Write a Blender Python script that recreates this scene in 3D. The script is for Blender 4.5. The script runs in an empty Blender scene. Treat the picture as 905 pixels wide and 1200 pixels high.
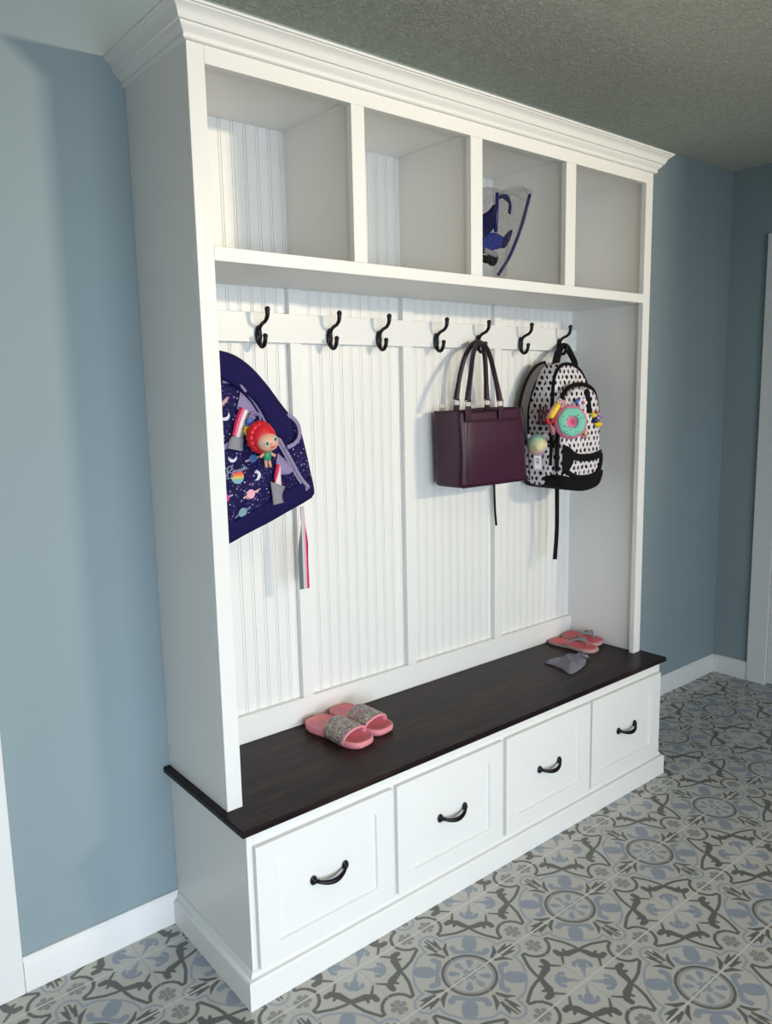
import bpy, bmesh, math, random
from mathutils import Vector, Matrix, noise
random.seed(7)
S = bpy.context.scene
COL = S.collection
PI = math.pi

# ------------------------------------------------------------------ camera
cam = bpy.data.cameras.new('camera'); camo = bpy.data.objects.new('camera', cam); COL.objects.link(camo)
yaw, pitch, roll, F = -0.687, -0.1507, -0.0205, 917.7
cam.sensor_fit = 'HORIZONTAL'; cam.sensor_width = 36.0; cam.lens = F*36.0/905.0
fw = Vector((-math.sin(yaw)*math.cos(pitch), math.cos(yaw)*math.cos(pitch), math.sin(pitch)))
r0 = Vector((math.cos(yaw), math.sin(yaw), 0)); u0 = r0.cross(fw)
rr = r0*math.cos(roll)+u0*math.sin(roll); uu = -r0*math.sin(roll)+u0*math.cos(roll)
M = Matrix((rr, uu, -fw)).transposed().to_4x4(); M.translation = (-0.8057, -1.9362, 1.4463)
camo.matrix_world = M; cam.clip_start = 0.05
S.camera = camo

# ------------------------------------------------------------------ light and exposure
def lin(c):
    if isinstance(c, str):
        c = tuple(int(c[i:i+2], 16)/255 for i in (1, 3, 5))
    return tuple((v/12.92 if v <= .04045 else ((v+.055)/1.055)**2.4) for v in c)
W = bpy.data.worlds.new('world'); S.world = W; W.use_nodes = True
wn = W.node_tree; bg = wn.nodes['Background']
bg.inputs[0].default_value = (0.86, 0.94, 1.0, 1); bg.inputs[1].default_value = 0.88
def area(name, loc, target, sx, sy, power, color):
    l = bpy.data.lights.new(name, 'AREA'); l.shape = 'RECTANGLE'; l.size = sx; l.size_y = sy
    l.energy = power; l.color = color
    o = bpy.data.objects.new(name, l); COL.objects.link(o); o.location = loc
    o.rotation_euler = (Vector(target)-Vector(loc)).to_track_quat('-Z', 'Y').to_euler()
    return o
fk = area('far_lamp', (2.40, -4.5, 2.33), (.5, 0, 2.25), .52, .16, 15.5, (1.0, .86, .63)); fk.data.spread = 1.2
area('ceiling_lamp', (.3, -1.75, 2.42), (.3, -1.6, 0), .35, .35, 4, (1.0, .88, .66))
fl = area('window_fill', (.3, -4.5, 1.1), (.5, 0, .0), 1.9, 1.9, 25, (.82, .90, 1.0)); fl.data.spread = 1.8
f2 = area('added_low_fill', (-1.3, -4.5, .8), (.2, 0, .0), .9, 1.2, 19, (.72, .86, 1.0)); f2.data.spread = 1.3  # cool low light added to brighten the lower walls, no window behind it
S.view_settings.view_transform = 'Standard'; S.view_settings.look = 'None'
S.view_settings.gamma = 1; S.view_settings.use_curve_mapping = False
S.view_settings.exposure = 0.09

# ------------------------------------------------------------------ node expression helper
class NT:
    def __init__(s, name, rough=.5, spec=.5, metal=0.0):
        s.m = bpy.data.materials.new(name); s.m.use_nodes = True
        s.t = s.m.node_tree; s.b = s.t.nodes['Principled BSDF']
        s.b.inputs['Roughness'].default_value = rough; s.b.inputs['Metallic'].default_value = metal
        s.b.inputs['Specular IOR Level'].default_value = spec
    def n(s, typ, **k):
        x = s.t.nodes.new(typ)
        for a, b in k.items(): setattr(x, a, b)
        return x
    def put(s, sock, v):
        if isinstance(v, bpy.types.NodeSocket): s.t.links.new(v, sock)
        elif isinstance(v, (tuple, list)) and len(v) == 3 and len(sock.default_value) == 4: sock.default_value = (*v, 1)
        else: sock.default_value = v
    def math(s, op, a, b=0.0, c=None, clamp=False):
        x = s.n('ShaderNodeMath', operation=op, use_clamp=clamp); s.put(x.inputs[0], a); s.put(x.inputs[1], b)
        if c is not None: s.put(x.inputs[2], c)
        return x.outputs[0]
    def vec(s, op, a, b=(0, 0, 0), scale=None):
        x = s.n('ShaderNodeVectorMath', operation=op); s.put(x.inputs[0], a)
        if scale is not None: s.put(x.inputs['Scale'], scale)
        else: s.put(x.inputs[1], b)
        return x.outputs['Value'] if op in ('DOT_PRODUCT', 'LENGTH', 'DISTANCE') else x.outputs[0]
    def xyz(s, x, y, z=0.0):
        c = s.n('ShaderNodeCombineXYZ'); s.put(c.inputs[0], x); s.put(c.inputs[1], y); s.put(c.inputs[2], z); return c.outputs[0]
    def sep(s, v):
        c = s.n('ShaderNodeSeparateXYZ'); s.put(c.inputs[0], v); return c.outputs
    def obj(s): return s.n('ShaderNodeTexCoord').outputs['Object']
    def mix(s, f, a, b):
        x = s.n('ShaderNodeMix', data_type='RGBA'); s.put(x.inputs[0], f)
        s.put(x.inputs[6], a if isinstance(a, bpy.types.NodeSocket) else (*a, 1)); s.put(x.inputs[7], b if isinstance(b, bpy.types.NodeSocket) else (*b, 1))
        return x.outputs[2]
    # signed distances in the xy of p
    def dot_(s, p, c, r): return s.math('SUBTRACT', s.vec('DISTANCE', p, (c[0], c[1], 0)), r)
    def cap(s, p, a, b, r, r2=None):
        ax, ay = a; bx, by = b; dx, dy = bx-ax, by-ay; L = dx*dx+dy*dy
        q = s.vec('SUBTRACT', p, (ax, ay, 0))
        h = s.math('ADD', s.vec('DOT_PRODUCT', q, (dx/L, dy/L, 0)), 0.0, clamp=True)
        e = s.vec('SCALE', (dx, dy, 0), scale=h)
        d = s.vec('DISTANCE', q, e)
        if r2 is None: return s.math('SUBTRACT', d, r)
        return s.math('SUBTRACT', d, s.math('MULTIPLY_ADD', h, r2-r, r))
    def poly(s, p, pts, r): return [s.cap(p, pts[i], pts[i+1], r) for i in range(len(pts)-1)]
    def ring(s, p, c, r, w): return s.math('SUBTRACT', s.math('ABSOLUTE', s.math('SUBTRACT', s.vec('DISTANCE', p, (c[0], c[1], 0)), r)), w)
    def mn(s, ds):
        d = ds[0]
        for e in ds[1:]: d = s.math('MINIMUM', d, e)
        return d
    def mask(s, d, soft):      # 1 inside
        return s.math('MULTIPLY_ADD', d, -1/soft, .5, clamp=True)
    def noise(s, v, scale, detail=2, rough=.5, dist=0):
        x = s.n('ShaderNodeTexNoise'); s.put(x.inputs['Vector'], v); x.inputs['Scale'].default_value = scale
        x.inputs['Detail'].default_value = detail; x.inputs['Roughness'].default_value = rough; x.inputs['Distortion'].default_value = dist
        return x.outputs[0]
    def bump(s, h, strength=.3, dist=.002):
        b = s.n('ShaderNodeBump'); b.inputs['Strength'].default_value = strength; b.inputs['Distance'].default_value = dist
        s.put(b.inputs['Height'], h); s.t.links.new(b.outputs[0], s.b.inputs['Normal'])
    def col(s, c): s.put(s.b.inputs['Base Color'], c)
    def ramp(s, f, stops):
        r = s.n('ShaderNodeValToRGB'); e = r.color_ramp.elements
        while len(e) < len(stops): e.new(0.5)
        for k, (p, c) in enumerate(stops): e[k].position = p; e[k].color = (*lin(c), 1)
        s.put(r.inputs[0], f); return r.outputs[0]

def plain(name, c, rough=.5, spec=.5, metal=0.0, var=.04, scale=30, bump=0.0, bscale=400):
    """paint, plastic or cloth of one colour with a faint procedural mottling"""
    t = NT(name, rough, spec, metal); o = t.obj(); c = lin(c)
    f = t.noise(o, scale, 3)
    t.col(t.mix(f, tuple(v*(1-var) for v in c), tuple(min(1, v*(1+var)) for v in c)))
    if bump: t.bump(t.noise(o, bscale, 2), bump, .001)
    return t.m

M_ = {}
M_['white'] = plain('white_paint', '#e9e8e4', .38, .4, var=.012, scale=6)
M_['trimwhite'] = plain('trim_paint', '#e6e6e4', .45, .4, var=.012, scale=6)
def wall_mat():
    t = NT('blue_wall_paint', .55, .3); o = t.obj()
    f = t.noise(o, 2.0, 3)
    t.col(t.mix(f, lin('#8a9aa0'), lin('#909fa4')))
    t.bump(t.noise(o, 220, 3), .12, .001); return t.m
M_['wall'] = wall_mat()
M_['greige'] = plain('greige_wall_paint', '#b5aea2', .6, .3, var=.02, scale=3)
def ceil_mat():
    t = NT('stippled_ceiling', .9, .1); o = t.obj()
    w = t.vec('ADD', o, t.vec('SCALE', t.n('ShaderNodeTexNoise').outputs[1], scale=.06))
    a = t.noise(w, 34, 4, .6, 1.2)
    r = t.math('ABSOLUTE', t.math('SUBTRACT', a, .5))
    r = t.math('MULTIPLY_ADD', r, -9, 1, clamp=True)
    m2 = t.math('MULTIPLY', r, t.noise(o, 60, 3))
    t.col(t.mix(m2, lin('#cdccbb'), lin('#e8e7da')))
    t.bump(m2, .7, .009); return t.m
M_['ceil'] = ceil_mat()
def wood_mat():
    t = NT('espresso_wood', .3, .12); o = t.obj()
    g = t.vec('MULTIPLY', o, (1.6, 22, 6))
    a = t.noise(g, 3.2, 6, .65, .8)
    b = t.noise(t.vec('MULTIPLY', o, (4, 150, 40)), 3, 3, .6)
    pl = t.noise(t.vec('MULTIPLY', o, (.3, 9, 1)), 1.3, 1)
    f = t.math('ADD', t.math('MULTIPLY', a, .6), t.math('MULTIPLY', b, .25)); f = t.math('ADD', f, t.math('MULTIPLY', pl, .25), clamp=True)
    t.col(t.ramp(f, [(.3, '#0e0a0b'), (.55, '#1c1415'), (.78, '#44312d')]))
    t.put(t.b.inputs['Roughness'], t.math('MULTIPLY_ADD', b, .15, .27)); t.bump(b, .12, .0006); return t.m
M_['wood'] = wood_mat()
M_['woodedge'] = plain('espresso_edge', '#171212', .28, .5, var=.2)
M_['metal'] = plain('oil_rubbed_black_metal', '#17151a', .32, .6, .6, var=.3, scale=60)

def floor_mat():
    t = NT('patterned_encaustic_tile', .42, .4); o = t.obj()
    A = .2016
    p = t.vec('SCALE', t.vec('SUBTRACT', o, (.862, -.688, 0)), scale=1/A)
    x, y, z = t.sep(p)
    def fold(v):
        m = t.math('FLOORED_MODULO', t.math('ADD', v, 1.0), 2.0)
        return t.math('ABSOLUTE', t.math('SUBTRACT', m, 1.0))
    a, b = fold(x), fold(y)
    s_, t_ = t.math('MAXIMUM', a, b), t.math('MINIMUM', a, b)
    q = t.xyz(s_, t_)
    soft = .014
    cream, dark, blue, mid, lblue = lin('#cac7bf'), lin('#62625e'), lin('#98a1ae'), lin('#959490'), lin('#a4abb8')
    col = cream
    # petals of the large flower (paler, behind)
    d = t.mn([t.cap(q, (.93, .93), (.88, .84), .13, .17)])
    col = t.mix(t.mask(d, soft), col, lin('#d0cdc5'))
    # thin blue outline around the medallion
    pts = [(.50, .49), (.575, .40), (.635, .30), (.655, .22), (.65, .145), (.72, .14), (.80, .125), (.855, .06), (.875, -.02)]
    col = t.mix(t.mask(t.mn(t.poly(q, pts, .017)), soft), col, lblue)
    # balls, curls
    ds = [t.cap(q, (.37, .37), (.43, .43), .10, .095), t.cap(q, (.28, .30), (.35, .20), .028, .035), t.cap(q, (.35, .20), (.41, .145), .035, .04), t.cap(q, (.41, .145), (.475, .165), .04, .045)]
    # fleur caps in the flower
    ds += [t.cap(q, (.765, .75), (.835, .81), .032, .040), t.cap(q, (.85, .83), (.965, .955), .016, .004), t.cap(q, (.785, .735), (.865, .715), .034, .026), t.dot_(q, (.885, .74), .032)]
    # medallion drops
    ds += [t.cap(q, (.10, .10), (.155, .155), .022, .048), t.cap(q, (.13, 0), (.21, 0), .02, .042), t.cap(q, (0, 0), (.075, .02), .03, .02)]
    col = t.mix(t.mask(t.mn(ds), soft), col, blue)
    # clover by the joints
    c = (1.0, .175)
    ds = [t.dot_(q, (.925, .185), .038), t.dot_(q, (.965, .11), .036), t.dot_(q, (.965, .25), .036), t.cap(q, (.93, .18), (1, .175), .02), t.cap(q, (.965, .11), (.99, .17), .02), t.cap(q, (.965, .25), (.99, .18), .02)]
    col = t.mix(t.mask(t.mn(ds), soft), col, mid)
    # leaf on the axis and its hooks
    ds = [t.cap(q, (.57, .035), (.70, .06), .022, .026), t.cap(q, (.64, .03), (.80, .022), .02, .012), t.cap(q, (.70, .06), (.745, .085), .02, .008), t.cap(q, (.43, .03), (.53, .075), .02, .03), t.cap(q, (.53, .075), (.60, .165), .03, .008)]
    ds += [t.ring(q, (0, 0), .335, .02)]
    # dark outline and its lobes
    ds += t.poly(q, [(.612, .60), (.622, .52), (.655, .40), (.705, .30), (.757, .205)], .022)
    arc = [(1-.205*math.cos(k), .178+.205*math.sin(k)) for k in (.12, .5, .9, 1.3, 1.6)]
    ds += t.poly(q, [(.76, .205)]+arc, .022)
    ds += [t.cap(q, (.63, .61), (.70, .585), .035, .042), t.cap(q, (.70, .585), (.79, .56), .042, .05), t.cap(q, (.79, .56), (.87, .505), .05, .040), t.cap(q, (.87, .50), (.872, .44), .046, .040), t.cap(q, (.80, .54), (.768, .475), .034, .018), t.cap(q, (.87, .54), (.97, .64), .022, .013)]
    # joint line between the petals
    col = t.mix(t.mask(t.mn(ds), soft), col, dark)
    col = t.mix(t.mask(t.ring(q, (0, 0), .298, .014), soft), col, lin('#a29fa2'))
    col = t.mix(t.mask(t.cap(q, (.36, 0), (.80, 0), .007), .01), col, cream)
    # grout between the tiles
    def near(v): return t.math('ABSOLUTE', t.math('SUBTRACT', t.math('FRACT', t.math('ADD', v, .5)), .5))
    gx = t.math('SUBTRACT', near(x), .0055); gy = t.math('SUBTRACT', near(y), .0098)
    col = t.mix(t.mask(gx, .008), col, lin('#b6b4ad')); col = t.mix(t.mask(gy, .008), col, lin('#e0ded7'))
    sp = t.noise(o, 420, 2, .7); sp2 = t.noise(o, 3, 3)
    col = t.mix(t.math('MULTIPLY', sp, .25), col, lin('#7c7c78'))
    col = t.mix(t.math('MULTIPLY', sp2, .10), col, lin('#8b8d90'))
    t.col(col)
    h = t.math('MINIMUM', t.math('MULTIPLY', near(x), 40, clamp=True), t.math('MULTIPLY', near(y), 40, clamp=True))
    t.bump(t.math('ADD', h, t.math('MULTIPLY', sp, .15)), .25, .0012)
    return t.m
M_['floor'] = floor_mat()

# ------------------------------------------------------------------ mesh helper
class MB:
    def __init__(s): s.v = []; s.f = []; s.mi = []; s.sm = []
    def add(s, vs, fs, mi=0, smooth=False):
        o = len(s.v); s.v += [tuple(v) for v in vs]
        for f in fs: s.f.append(tuple(i+o for i in f)); s.mi.append(mi); s.sm.append(smooth)
        return s
    def box(s, x0, x1, y0, y1, z0, z1, mi=0):
        x0, x1 = min(x0, x1), max(x0, x1); y0, y1 = min(y0, y1), max(y0, y1); z0, z1 = min(z0, z1), max(z0, z1)
        v = [(x0,y0,z0),(x1,y0,z0),(x1,y1,z0),(x0,y1,z0),(x0,y0,z1),(x1,y0,z1),(x1,y1,z1),(x0,y1,z1)]
        return s.add(v, [(0,3,2,1),(4,5,6,7),(0,1,5,4),(1,2,6,5),(2,3,7,6),(3,0,4,7)], mi)
    def tube(s, pts, r, n=10, mi=0, flat=1.0, up=None, closed=False, cap=True):
        """round or flattened tube along pts; r number or list"""
        pts = [Vector(p) for p in pts]; N = len(pts)
        rs = r if isinstance(r, (list, tuple)) else [r]*N
        tang = []
        for i in range(N):
            if closed: t = pts[(i+1) % N]-pts[i-1]
            else: t = pts[min(i+1, N-1)]-pts[max(i-1, 0)]
            tang.append(t.normalized())
        if up is None:
            nrm = tang[0].orthogonal().normalized()
        else: nrm = Vector(up)
        vs = []
        for i in range(N):
            if up is not None: nrm = Vector(up)
            nrm = (nrm-tang[i]*nrm.dot(tang[i]))
            if nrm.length < 1e-6: nrm = tang[i].orthogonal()
            nrm.normalize(); bi = tang[i].cross(nrm)
            for k in range(n):
                a = 2*PI*k/n
                vs.append(pts[i]+(nrm*math.cos(a)*flat+bi*math.sin(a))*rs[i])
        fs = []
        for i in range(N if closed else N-1):
            j = (i+1) % N
            for k in range(n):
                fs.append((i*n+k, i*n+(k+1) % n, j*n+(k+1) % n, j*n+k))
        if cap and not closed: fs += [tuple(range(n))[::-1], tuple((N-1)*n+k for k in range(n))]
        return s.add(vs, fs, mi, True)
    def strap(s, pts, w, th, up, mi=0):
        """flat webbing: rectangular section; up = direction of the thickness"""
        pts = [Vector(p) for p in pts]; N = len(pts); vs = []
        ws = w if isinstance(w, (list, tuple)) else [w]*N
        for i in range(N):
            t = (pts[min(i+1, N-1)]-pts[max(i-1, 0)]).normalized()
            u = Vector(up(i) if callable(up) else up); u = (u-t*u.dot(t)).normalized(); b = t.cross(u)
            for a, c in ((-1,-1),(1,-1),(1,1),(-1,1)): vs.append(pts[i]+b*a*ws[i]/2+u*c*th/2)
        fs = [(i*4+k, i*4+(k+1) % 4, i*4+4+(k+1) % 4, i*4+4+k) for i in range(N-1) for k in range(4)]
        fs += [(3,2,1,0), tuple((N-1)*4+k for k in range(4))]
        return s.add(vs, fs, mi)
    def sphere(s, c, r, n=14, m=8, mi=0, rot=None):
        rx, ry, rz = r if isinstance(r, (tuple, list)) else (r, r, r)
        vs = []
        for j in range(m+1):
            ph = PI*j/m
            for k in range(n):
                th = 2*PI*k/n
                p = Vector((rx*math.sin(ph)*math.cos(th), ry*math.sin(ph)*math.sin(th), rz*math.cos(ph)))
                if rot is not None: p = rot @ p
                vs.append(p+Vector(c))
        fs = [(j*n+k, (j+1)*n+k, (j+1)*n+(k+1) % n, j*n+(k+1) % n) for j in range(m) for k in range(n)]
        return s.add(vs, fs, mi, True)
    def prism(s, prof, x0, x1, axis='x', mi=0, m0=0, m1=0):
        """profile of (y,z) swept along x; m0/m1: mitre, x shifts by m*y at the ends"""
        n = len(prof)
        vs = [(x0+m0*y, y, z) for y, z in prof]+[(x1+m1*y, y, z) for y, z in prof]
        fs = [(i, (i+1) % n, n+(i+1) % n, n+i) for i in range(n)]+[tuple(range(n))[::-1], tuple(range(n, 2*n))]
        if axis == 'y': vs = [(y, x, z) for x, y, z in vs]
        if axis == 'z': vs = [(z, y, x) for x, y, z in vs]
        return s.add(vs, fs, mi)
    def build(s, name, mats, parent=None, bevel=0, seg=2, loc=None, sub=0, solid=0, angle=.6):
        me = bpy.data.meshes.new(name); me.from_pydata(s.v, [], s.f)
        if not isinstance(mats, (list, tuple)): mats = [mats]
        for m in mats: me.materials.append(M_[m] if isinstance(m, str) else m)
        for p, mi, sm in zip(me.polygons, s.mi, s.sm): p.material_index = mi; p.use_smooth = sm
        bm = bmesh.new(); bm.from_mesh(me)
        bmesh.ops.recalc_face_normals(bm, faces=bm.faces); bm.to_mesh(me); bm.free()
        o = bpy.data.objects.new(name, me); COL.objects.link(o)
        if parent is not None:
            o.parent = parent
            if loc is None: o.location = -Vector(ORG.get(parent.name, (0, 0, 0)))
        if loc is not None: o.location = loc
        if solid:
            md = o.modifiers.new('solid', 'SOLIDIFY'); md.thickness = solid; md.offset = 0
        if bevel:
            md = o.modifiers.new('bevel', 'BEVEL'); md.width = bevel; md.segments = seg; md.limit_method = 'ANGLE'; md.angle_limit = angle; md.harden_normals = True
            for p in me.polygons: p.use_smooth = True
        if sub:
            md = o.modifiers.new('sub', 'SUBSURF'); md.levels = sub; md.render_levels = sub
        return o
ORG = {}
def tag(o, label=None, cat=None, group=None, kind=None):
    for k, v in (('label', label), ('category', cat), ('group', group), ('kind', kind)):
        if v: o[k] = v
    return o
def thing(name, label, cat, loc=(0, 0, 0), group=None):
    """an Empty at the thing's base; its parts are modelled in room coordinates"""
    o = bpy.data.objects.new(name, None); o.empty_display_size = .05; COL.objects.link(o); o.location = loc
    ORG[o.name] = loc
    return tag(o, label, cat, group)
def struct(name, mb, m, **k):
    o = mb.build(name, m, **k); o['kind'] = 'structure'; return o
def smooth_pts(pts, per=6, closed=False):
    """Catmull-Rom through the points"""
    P = [Vector(p) for p in pts]; n = len(P); out = []
    rng = range(n) if closed else range(n-1)
    for i in rng:
        a = P[(i-1) % n] if closed else P[max(i-1, 0)]; b = P[i]; c = P[(i+1) % n]; d = P[(i+2) % n] if closed else P[min(i+2, n-1)]
        for k in range(per):
            t = k/per
            out.append(.5*((2*b)+(c-a)*t+(2*a-5*b+4*c-d)*t*t+(-a+3*b-3*c+d)*t**3))
    if not closed: out.append(P[-1])
    return out
def puff(mb, outline, y_front, y_back, bulge_f=.03, bulge_b=.01, rings=10, mi=0, side_mi=None, edge=.35, yfun=None, wr=0.0, nside=4):
    """padded body: outline of (x,z), front at y_front (towards the room), back at y_back"""
    n = len(outline); cx = sum(p[0] for p in outline)/n; cz = sum(p[1] for p in outline)/n
    vs = []; fs = []; mis = []
    def ringpts(s, y):
        out = []
        for (x, z) in outline:
            X = cx+(x-cx)*s; Z = cz+(z-cz)*s; Y = y
            if yfun: Y += yfun(X, Z)
            if wr:
                Y += wr*noise.noise(Vector((X*14, Z*14, y*3)))*min(1, 1.6-s)
            out.append((X, Y, Z))
        return out
    layers = []
    for k in range(rings+1):
        s = .03+(1-.03)*k/rings
        layers.append((ringpts(s, y_front-bulge_f*(1-s**2.6)), 0))
    for k in range(1, nside+1):
        f = k/nside; layers.append((ringpts(1+edge*.05*math.sin(PI*f), y_front+(y_back-y_front)*f), 1))
    for k in range(1, rings//2+1):
        s = 1-(1-.03)*k/(rings//2)
        layers.append((ringpts(s, y_back+bulge_b*(1-s**2.6)), 2))
    for L, _ in layers: vs += L
    for i in range(len(layers)-1):
        k = layers[i+1][1]
        for j in range(n):
            fs.append((i*n+j, i*n+(j+1) % n, (i+1)*n+(j+1) % n, (i+1)*n+j)); mis.append(k)
    fs.append(tuple(range(n))[::-1]); mis.append(0)
    fs.append(tuple((len(layers)-1)*n+j for j in range(n))); mis.append(2)
    o = len(mb.v); mb.v += vs
    for f, k in zip(fs, mis):
        mb.f.append(tuple(i+o for i in f)); mb.mi.append(mi if (k == 0 or side_mi is None) else side_mi); mb.sm.append(True)
    return mb

# ================================================================== the room
XR, H, XL, YF = 2.937, 2.44, -2.3, -4.6
struct('floor', MB().box(XL, XR+.1, YF, .1, -.05, 0), 'floor')
struct('ceiling', MB().box(XL, XR+.1, YF, .1, H, H+.05), 'ceil')
struct('wall_back', MB().box(XL, XR+.1, 0, .1, 0, H), 'wall')
struct('wall_right', MB().box(XR, XR+.1, YF, 0, 0, H), 'wall')
struct('wall_left', MB().box(XL-.1, XL, YF, 0, 0, H), 'greige')
struct('shade_partition', MB().box(2.42, XR, -1.62, -1.5, 0, H), 'wall')   # unseen partition added out of view to shade the far corner
mb = MB(); OP = [(-.5, 1.5, .05, 2.08), (2.15, 2.75, .9, 2.3)]   # patio door and tall window, both behind the camera
mb.box(XL, OP[0][0], YF-.1, YF, 0, H); mb.box(OP[0][0], OP[0][1], YF-.1, YF, 0, OP[0][2]); mb.box(OP[0][0], OP[0][1], YF-.1, YF, OP[0][3], H)
mb.box(OP[0][1], OP[1][0], YF-.1, YF, 0, H); mb.box(OP[1][0], OP[1][1], YF-.1, YF, 0, OP[1][2]); mb.box(OP[1][0], OP[1][1], YF-.1, YF, OP[1][3], H); mb.box(OP[1][1], XR+.1, YF-.1, YF, 0, H)
struct('wall_front', mb, 'greige')
bbp = [(0, 0), (-.016, 0), (-.016, .078), (-.011, .086), (-.008, .0907), (0, .0907)]
struct('baseboard_back_left', MB().prism(bbp, -.41, -.0005), 'trimwhite', bevel=.001)
struct('baseboard_back_right', MB().prism(bbp, 1.7425, XR-.0005), 'trimwhite', bevel=.001)
struct('baseboard_right', MB().prism([(XR+a, z) for a, z in bbp], -.185, -.0165, axis='y'), 'trimwhite', bevel=.001)
def casing(a, b):
    return [(a, -.0005), (a, -.017), (a+(b-a)*.08, -.020), (b-(b-a)*.12, -.013), (b, -.010), (b, -.0005)]
# door in the back wall, left of the cabinet: only its casing reaches into the picture
mb = MB(); mb.box(-.505, -.411, -.020, -.0005, 0, 2.13); mb.box(-1.40, -1.306, -.020, -.0005, 0, 2.13); mb.box(-1.306, -.505, -.020, -.0005, 2.036, 2.13)
struct('trim_1', mb, 'trimwhite', bevel=.004)
mb = MB(); mb.box(-1.305, -.506, -.010, -.0005, .012, 2.035)
for z0, z1 in ((.22, .95), (1.12, 1.90)): mb.box(-1.19, -.62, -.016, -.010, z0, z1)
struct('door_1', mb, 'trimwhite', bevel=.003)
mb = MB(); mb.box(XR-.020, XR-.0005, -.280, -.1855, 0, 2.13); mb.box(XR-.020, XR-.0005, -1.19, -1.096, 0, 2.13); mb.box(XR-.020, XR-.0005, -1.096, -.280, 2.036, 2.13)
struct('trim_2', mb, 'trimwhite', bevel=.004)
mb = MB(); mb.box(XR-.012, XR-.0005, -1.095, -.281, .012, 2.035)
for z0, z1 in ((.22, .95), (1.12, 1.90)): mb.box(XR-.017, XR-.012, -.98, -.395, z0, z1)
struct('door_2', mb, 'trimwhite', bevel=.003)

# ================================================================== base cabinet with four drawers
CW, DL, DU, HB = 1.742, .4165, .331, .458
ST = [(0, .041), (.427, .468), (.840, .887), (1.262, 1.311), (1.701, CW)]
base = thing('drawer_cabinet', 'long low white base cabinet with four shaker drawers standing on the patterned tile floor', 'cabinet', (0, 0, 0))
G = .0008
mb = MB()
mb.box(0, .018, -DL, -G, .002, HB-.0175); mb.box(CW-.018, CW, -DL, -G, .002, HB-.0175)
mb.box(.018, CW-.018, -.012, -G, .002, HB-.0175); mb.box(.018, CW-.018, -DL+.02, -.012, .07, .088)
mb.box(.018, CW-.018, -DL, -DL+.019, .395, HB-.0175); mb.box(.018, CW-.018, -DL, -DL+.019, .07, .10)
for x in (.018, .431, .866, 1.297, CW-.038): mb.box(x, x+.020, -DL, -DL+.019, .10, .395)
mb.build('carcass', 'white', base, bevel=.0012)
# plinth moulding around the foot, mitred
pp = .0197
prof = [(0, 0), (-pp, 0), (-pp, .0677), (-pp*.85, .072), (-pp*.45, .075), (-pp*.38, .083), (-pp*.1, .0885), (0, .0885)]
mb = MB(); n = len(prof)
path = [((0, -.0165), (-1, 0)), ((0, -DL), (-1, -1)), ((CW, -DL), (1, -1)), ((CW, -.0165), (1, 0))]
vs = []
for (px, py), (ox, oy) in path:
    for y, z in prof: vs.append((px+ox*(-y), py+oy*(-y), z))
fs = [(i*n+k, i*n+(k+1) % n, (i+1)*n+(k+1) % n, (i+1)*n+k) for i in range(3) for k in range(n)]
fs += [tuple(range(n)), tuple(3*n+k for k in range(n))]
mb.add(vs, fs); mb.build('base_molding', 'white', base, bevel=.0008)
def pull_mesh(cx, y, cz):
    """arched bow pull with flared round feet"""
    mb = MB(); L = .048
    pts = []; rs = []
    for k in range(17):
        f = k/16; x = -L+2*L*f; b = math.sin(PI*f)
        pts.append((cx+x, y-.007-.019*b**.7, cz-.010*b)); rs.append(.0038+.0030*b)
    mb.tube(pts, rs, 10)
    for sgn in (-1, 1):
        c = Vector((cx+sgn*(L+.001), y, cz))
        mb.sphere((c.x, c.y-.0038, c.z), (.0100, .0034, .0125), 14, 8)
        mb.sphere((c.x-sgn*.001, c.y-.0075, c.z), (.0075, .005, .0085), 12, 6)
        mb.sphere((c.x-sgn*.009, c.y-.012, c.z-.002), (.0052, .0052, .0052), 10, 6)
    return mb
DR = [(.015, .433), (.447, .867), (.882, 1.302), (1.313, 1.729)]
for k, (a, b) in enumerate(DR):
    mb = MB(); z0, z1 = .0895, .405; yf = -DL-.0145; yb = -DL-.0004; fwid = .057
    xi, xj, zi, zj = a+fwid, b-fwid, z0+.050, z1-.050
    rc = yf+.0065; bv = .003
    o_ = [(a, yf, z0), (b, yf, z0), (b, yf, z1), (a, yf, z1)]
    i_ = [(xi, yf, zi), (xj, yf, zi), (xj, yf, zj), (xi, yf, zj)]
    r_ = [(xi+bv, rc, zi+bv), (xj-bv, rc, zi+bv), (xj-bv, rc, zj-bv), (xi+bv, rc, zj-bv)]
    k_ = [(a, yb, z0), (b, yb, z0), (b, yb, z1), (a, yb, z1)]
    vs = o_+i_+r_+k_
    fs = [(j, (j+1) % 4, 4+(j+1) % 4, 4+j) for j in range(4)]+[(4+j, 4+(j+1) % 4, 8+(j+1) % 4, 8+j) for j in range(4)]+[(8, 9, 10, 11)]
    fs += [(12+j, 12+(j+1) % 4, (j+1) % 4, j) for j in range(4)]+[(15, 14, 13, 12)]
    mb.add(vs, fs)
    d = mb.build('drawer', 'white', base, bevel=.0012)
    h = pull_mesh((a+b)/2, rc, .252).build('drawer_pull', 'metal', d, loc=(0, 0, 0))
    h['label'] = 'black arched metal pull'
# worktop
ov = .018
mb = MB()
x0, x1, y0 = -ov, CW+ov, -DL-ov
mb.box(x0, x1, y0, -G, HB-.0173, HB)
seat = mb.build('bench_top', 'wood', None, bevel=.004, seg=3)
tag(seat, 'dark espresso wooden bench seat board lying on the white drawer cabinet', 'bench top')

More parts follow.
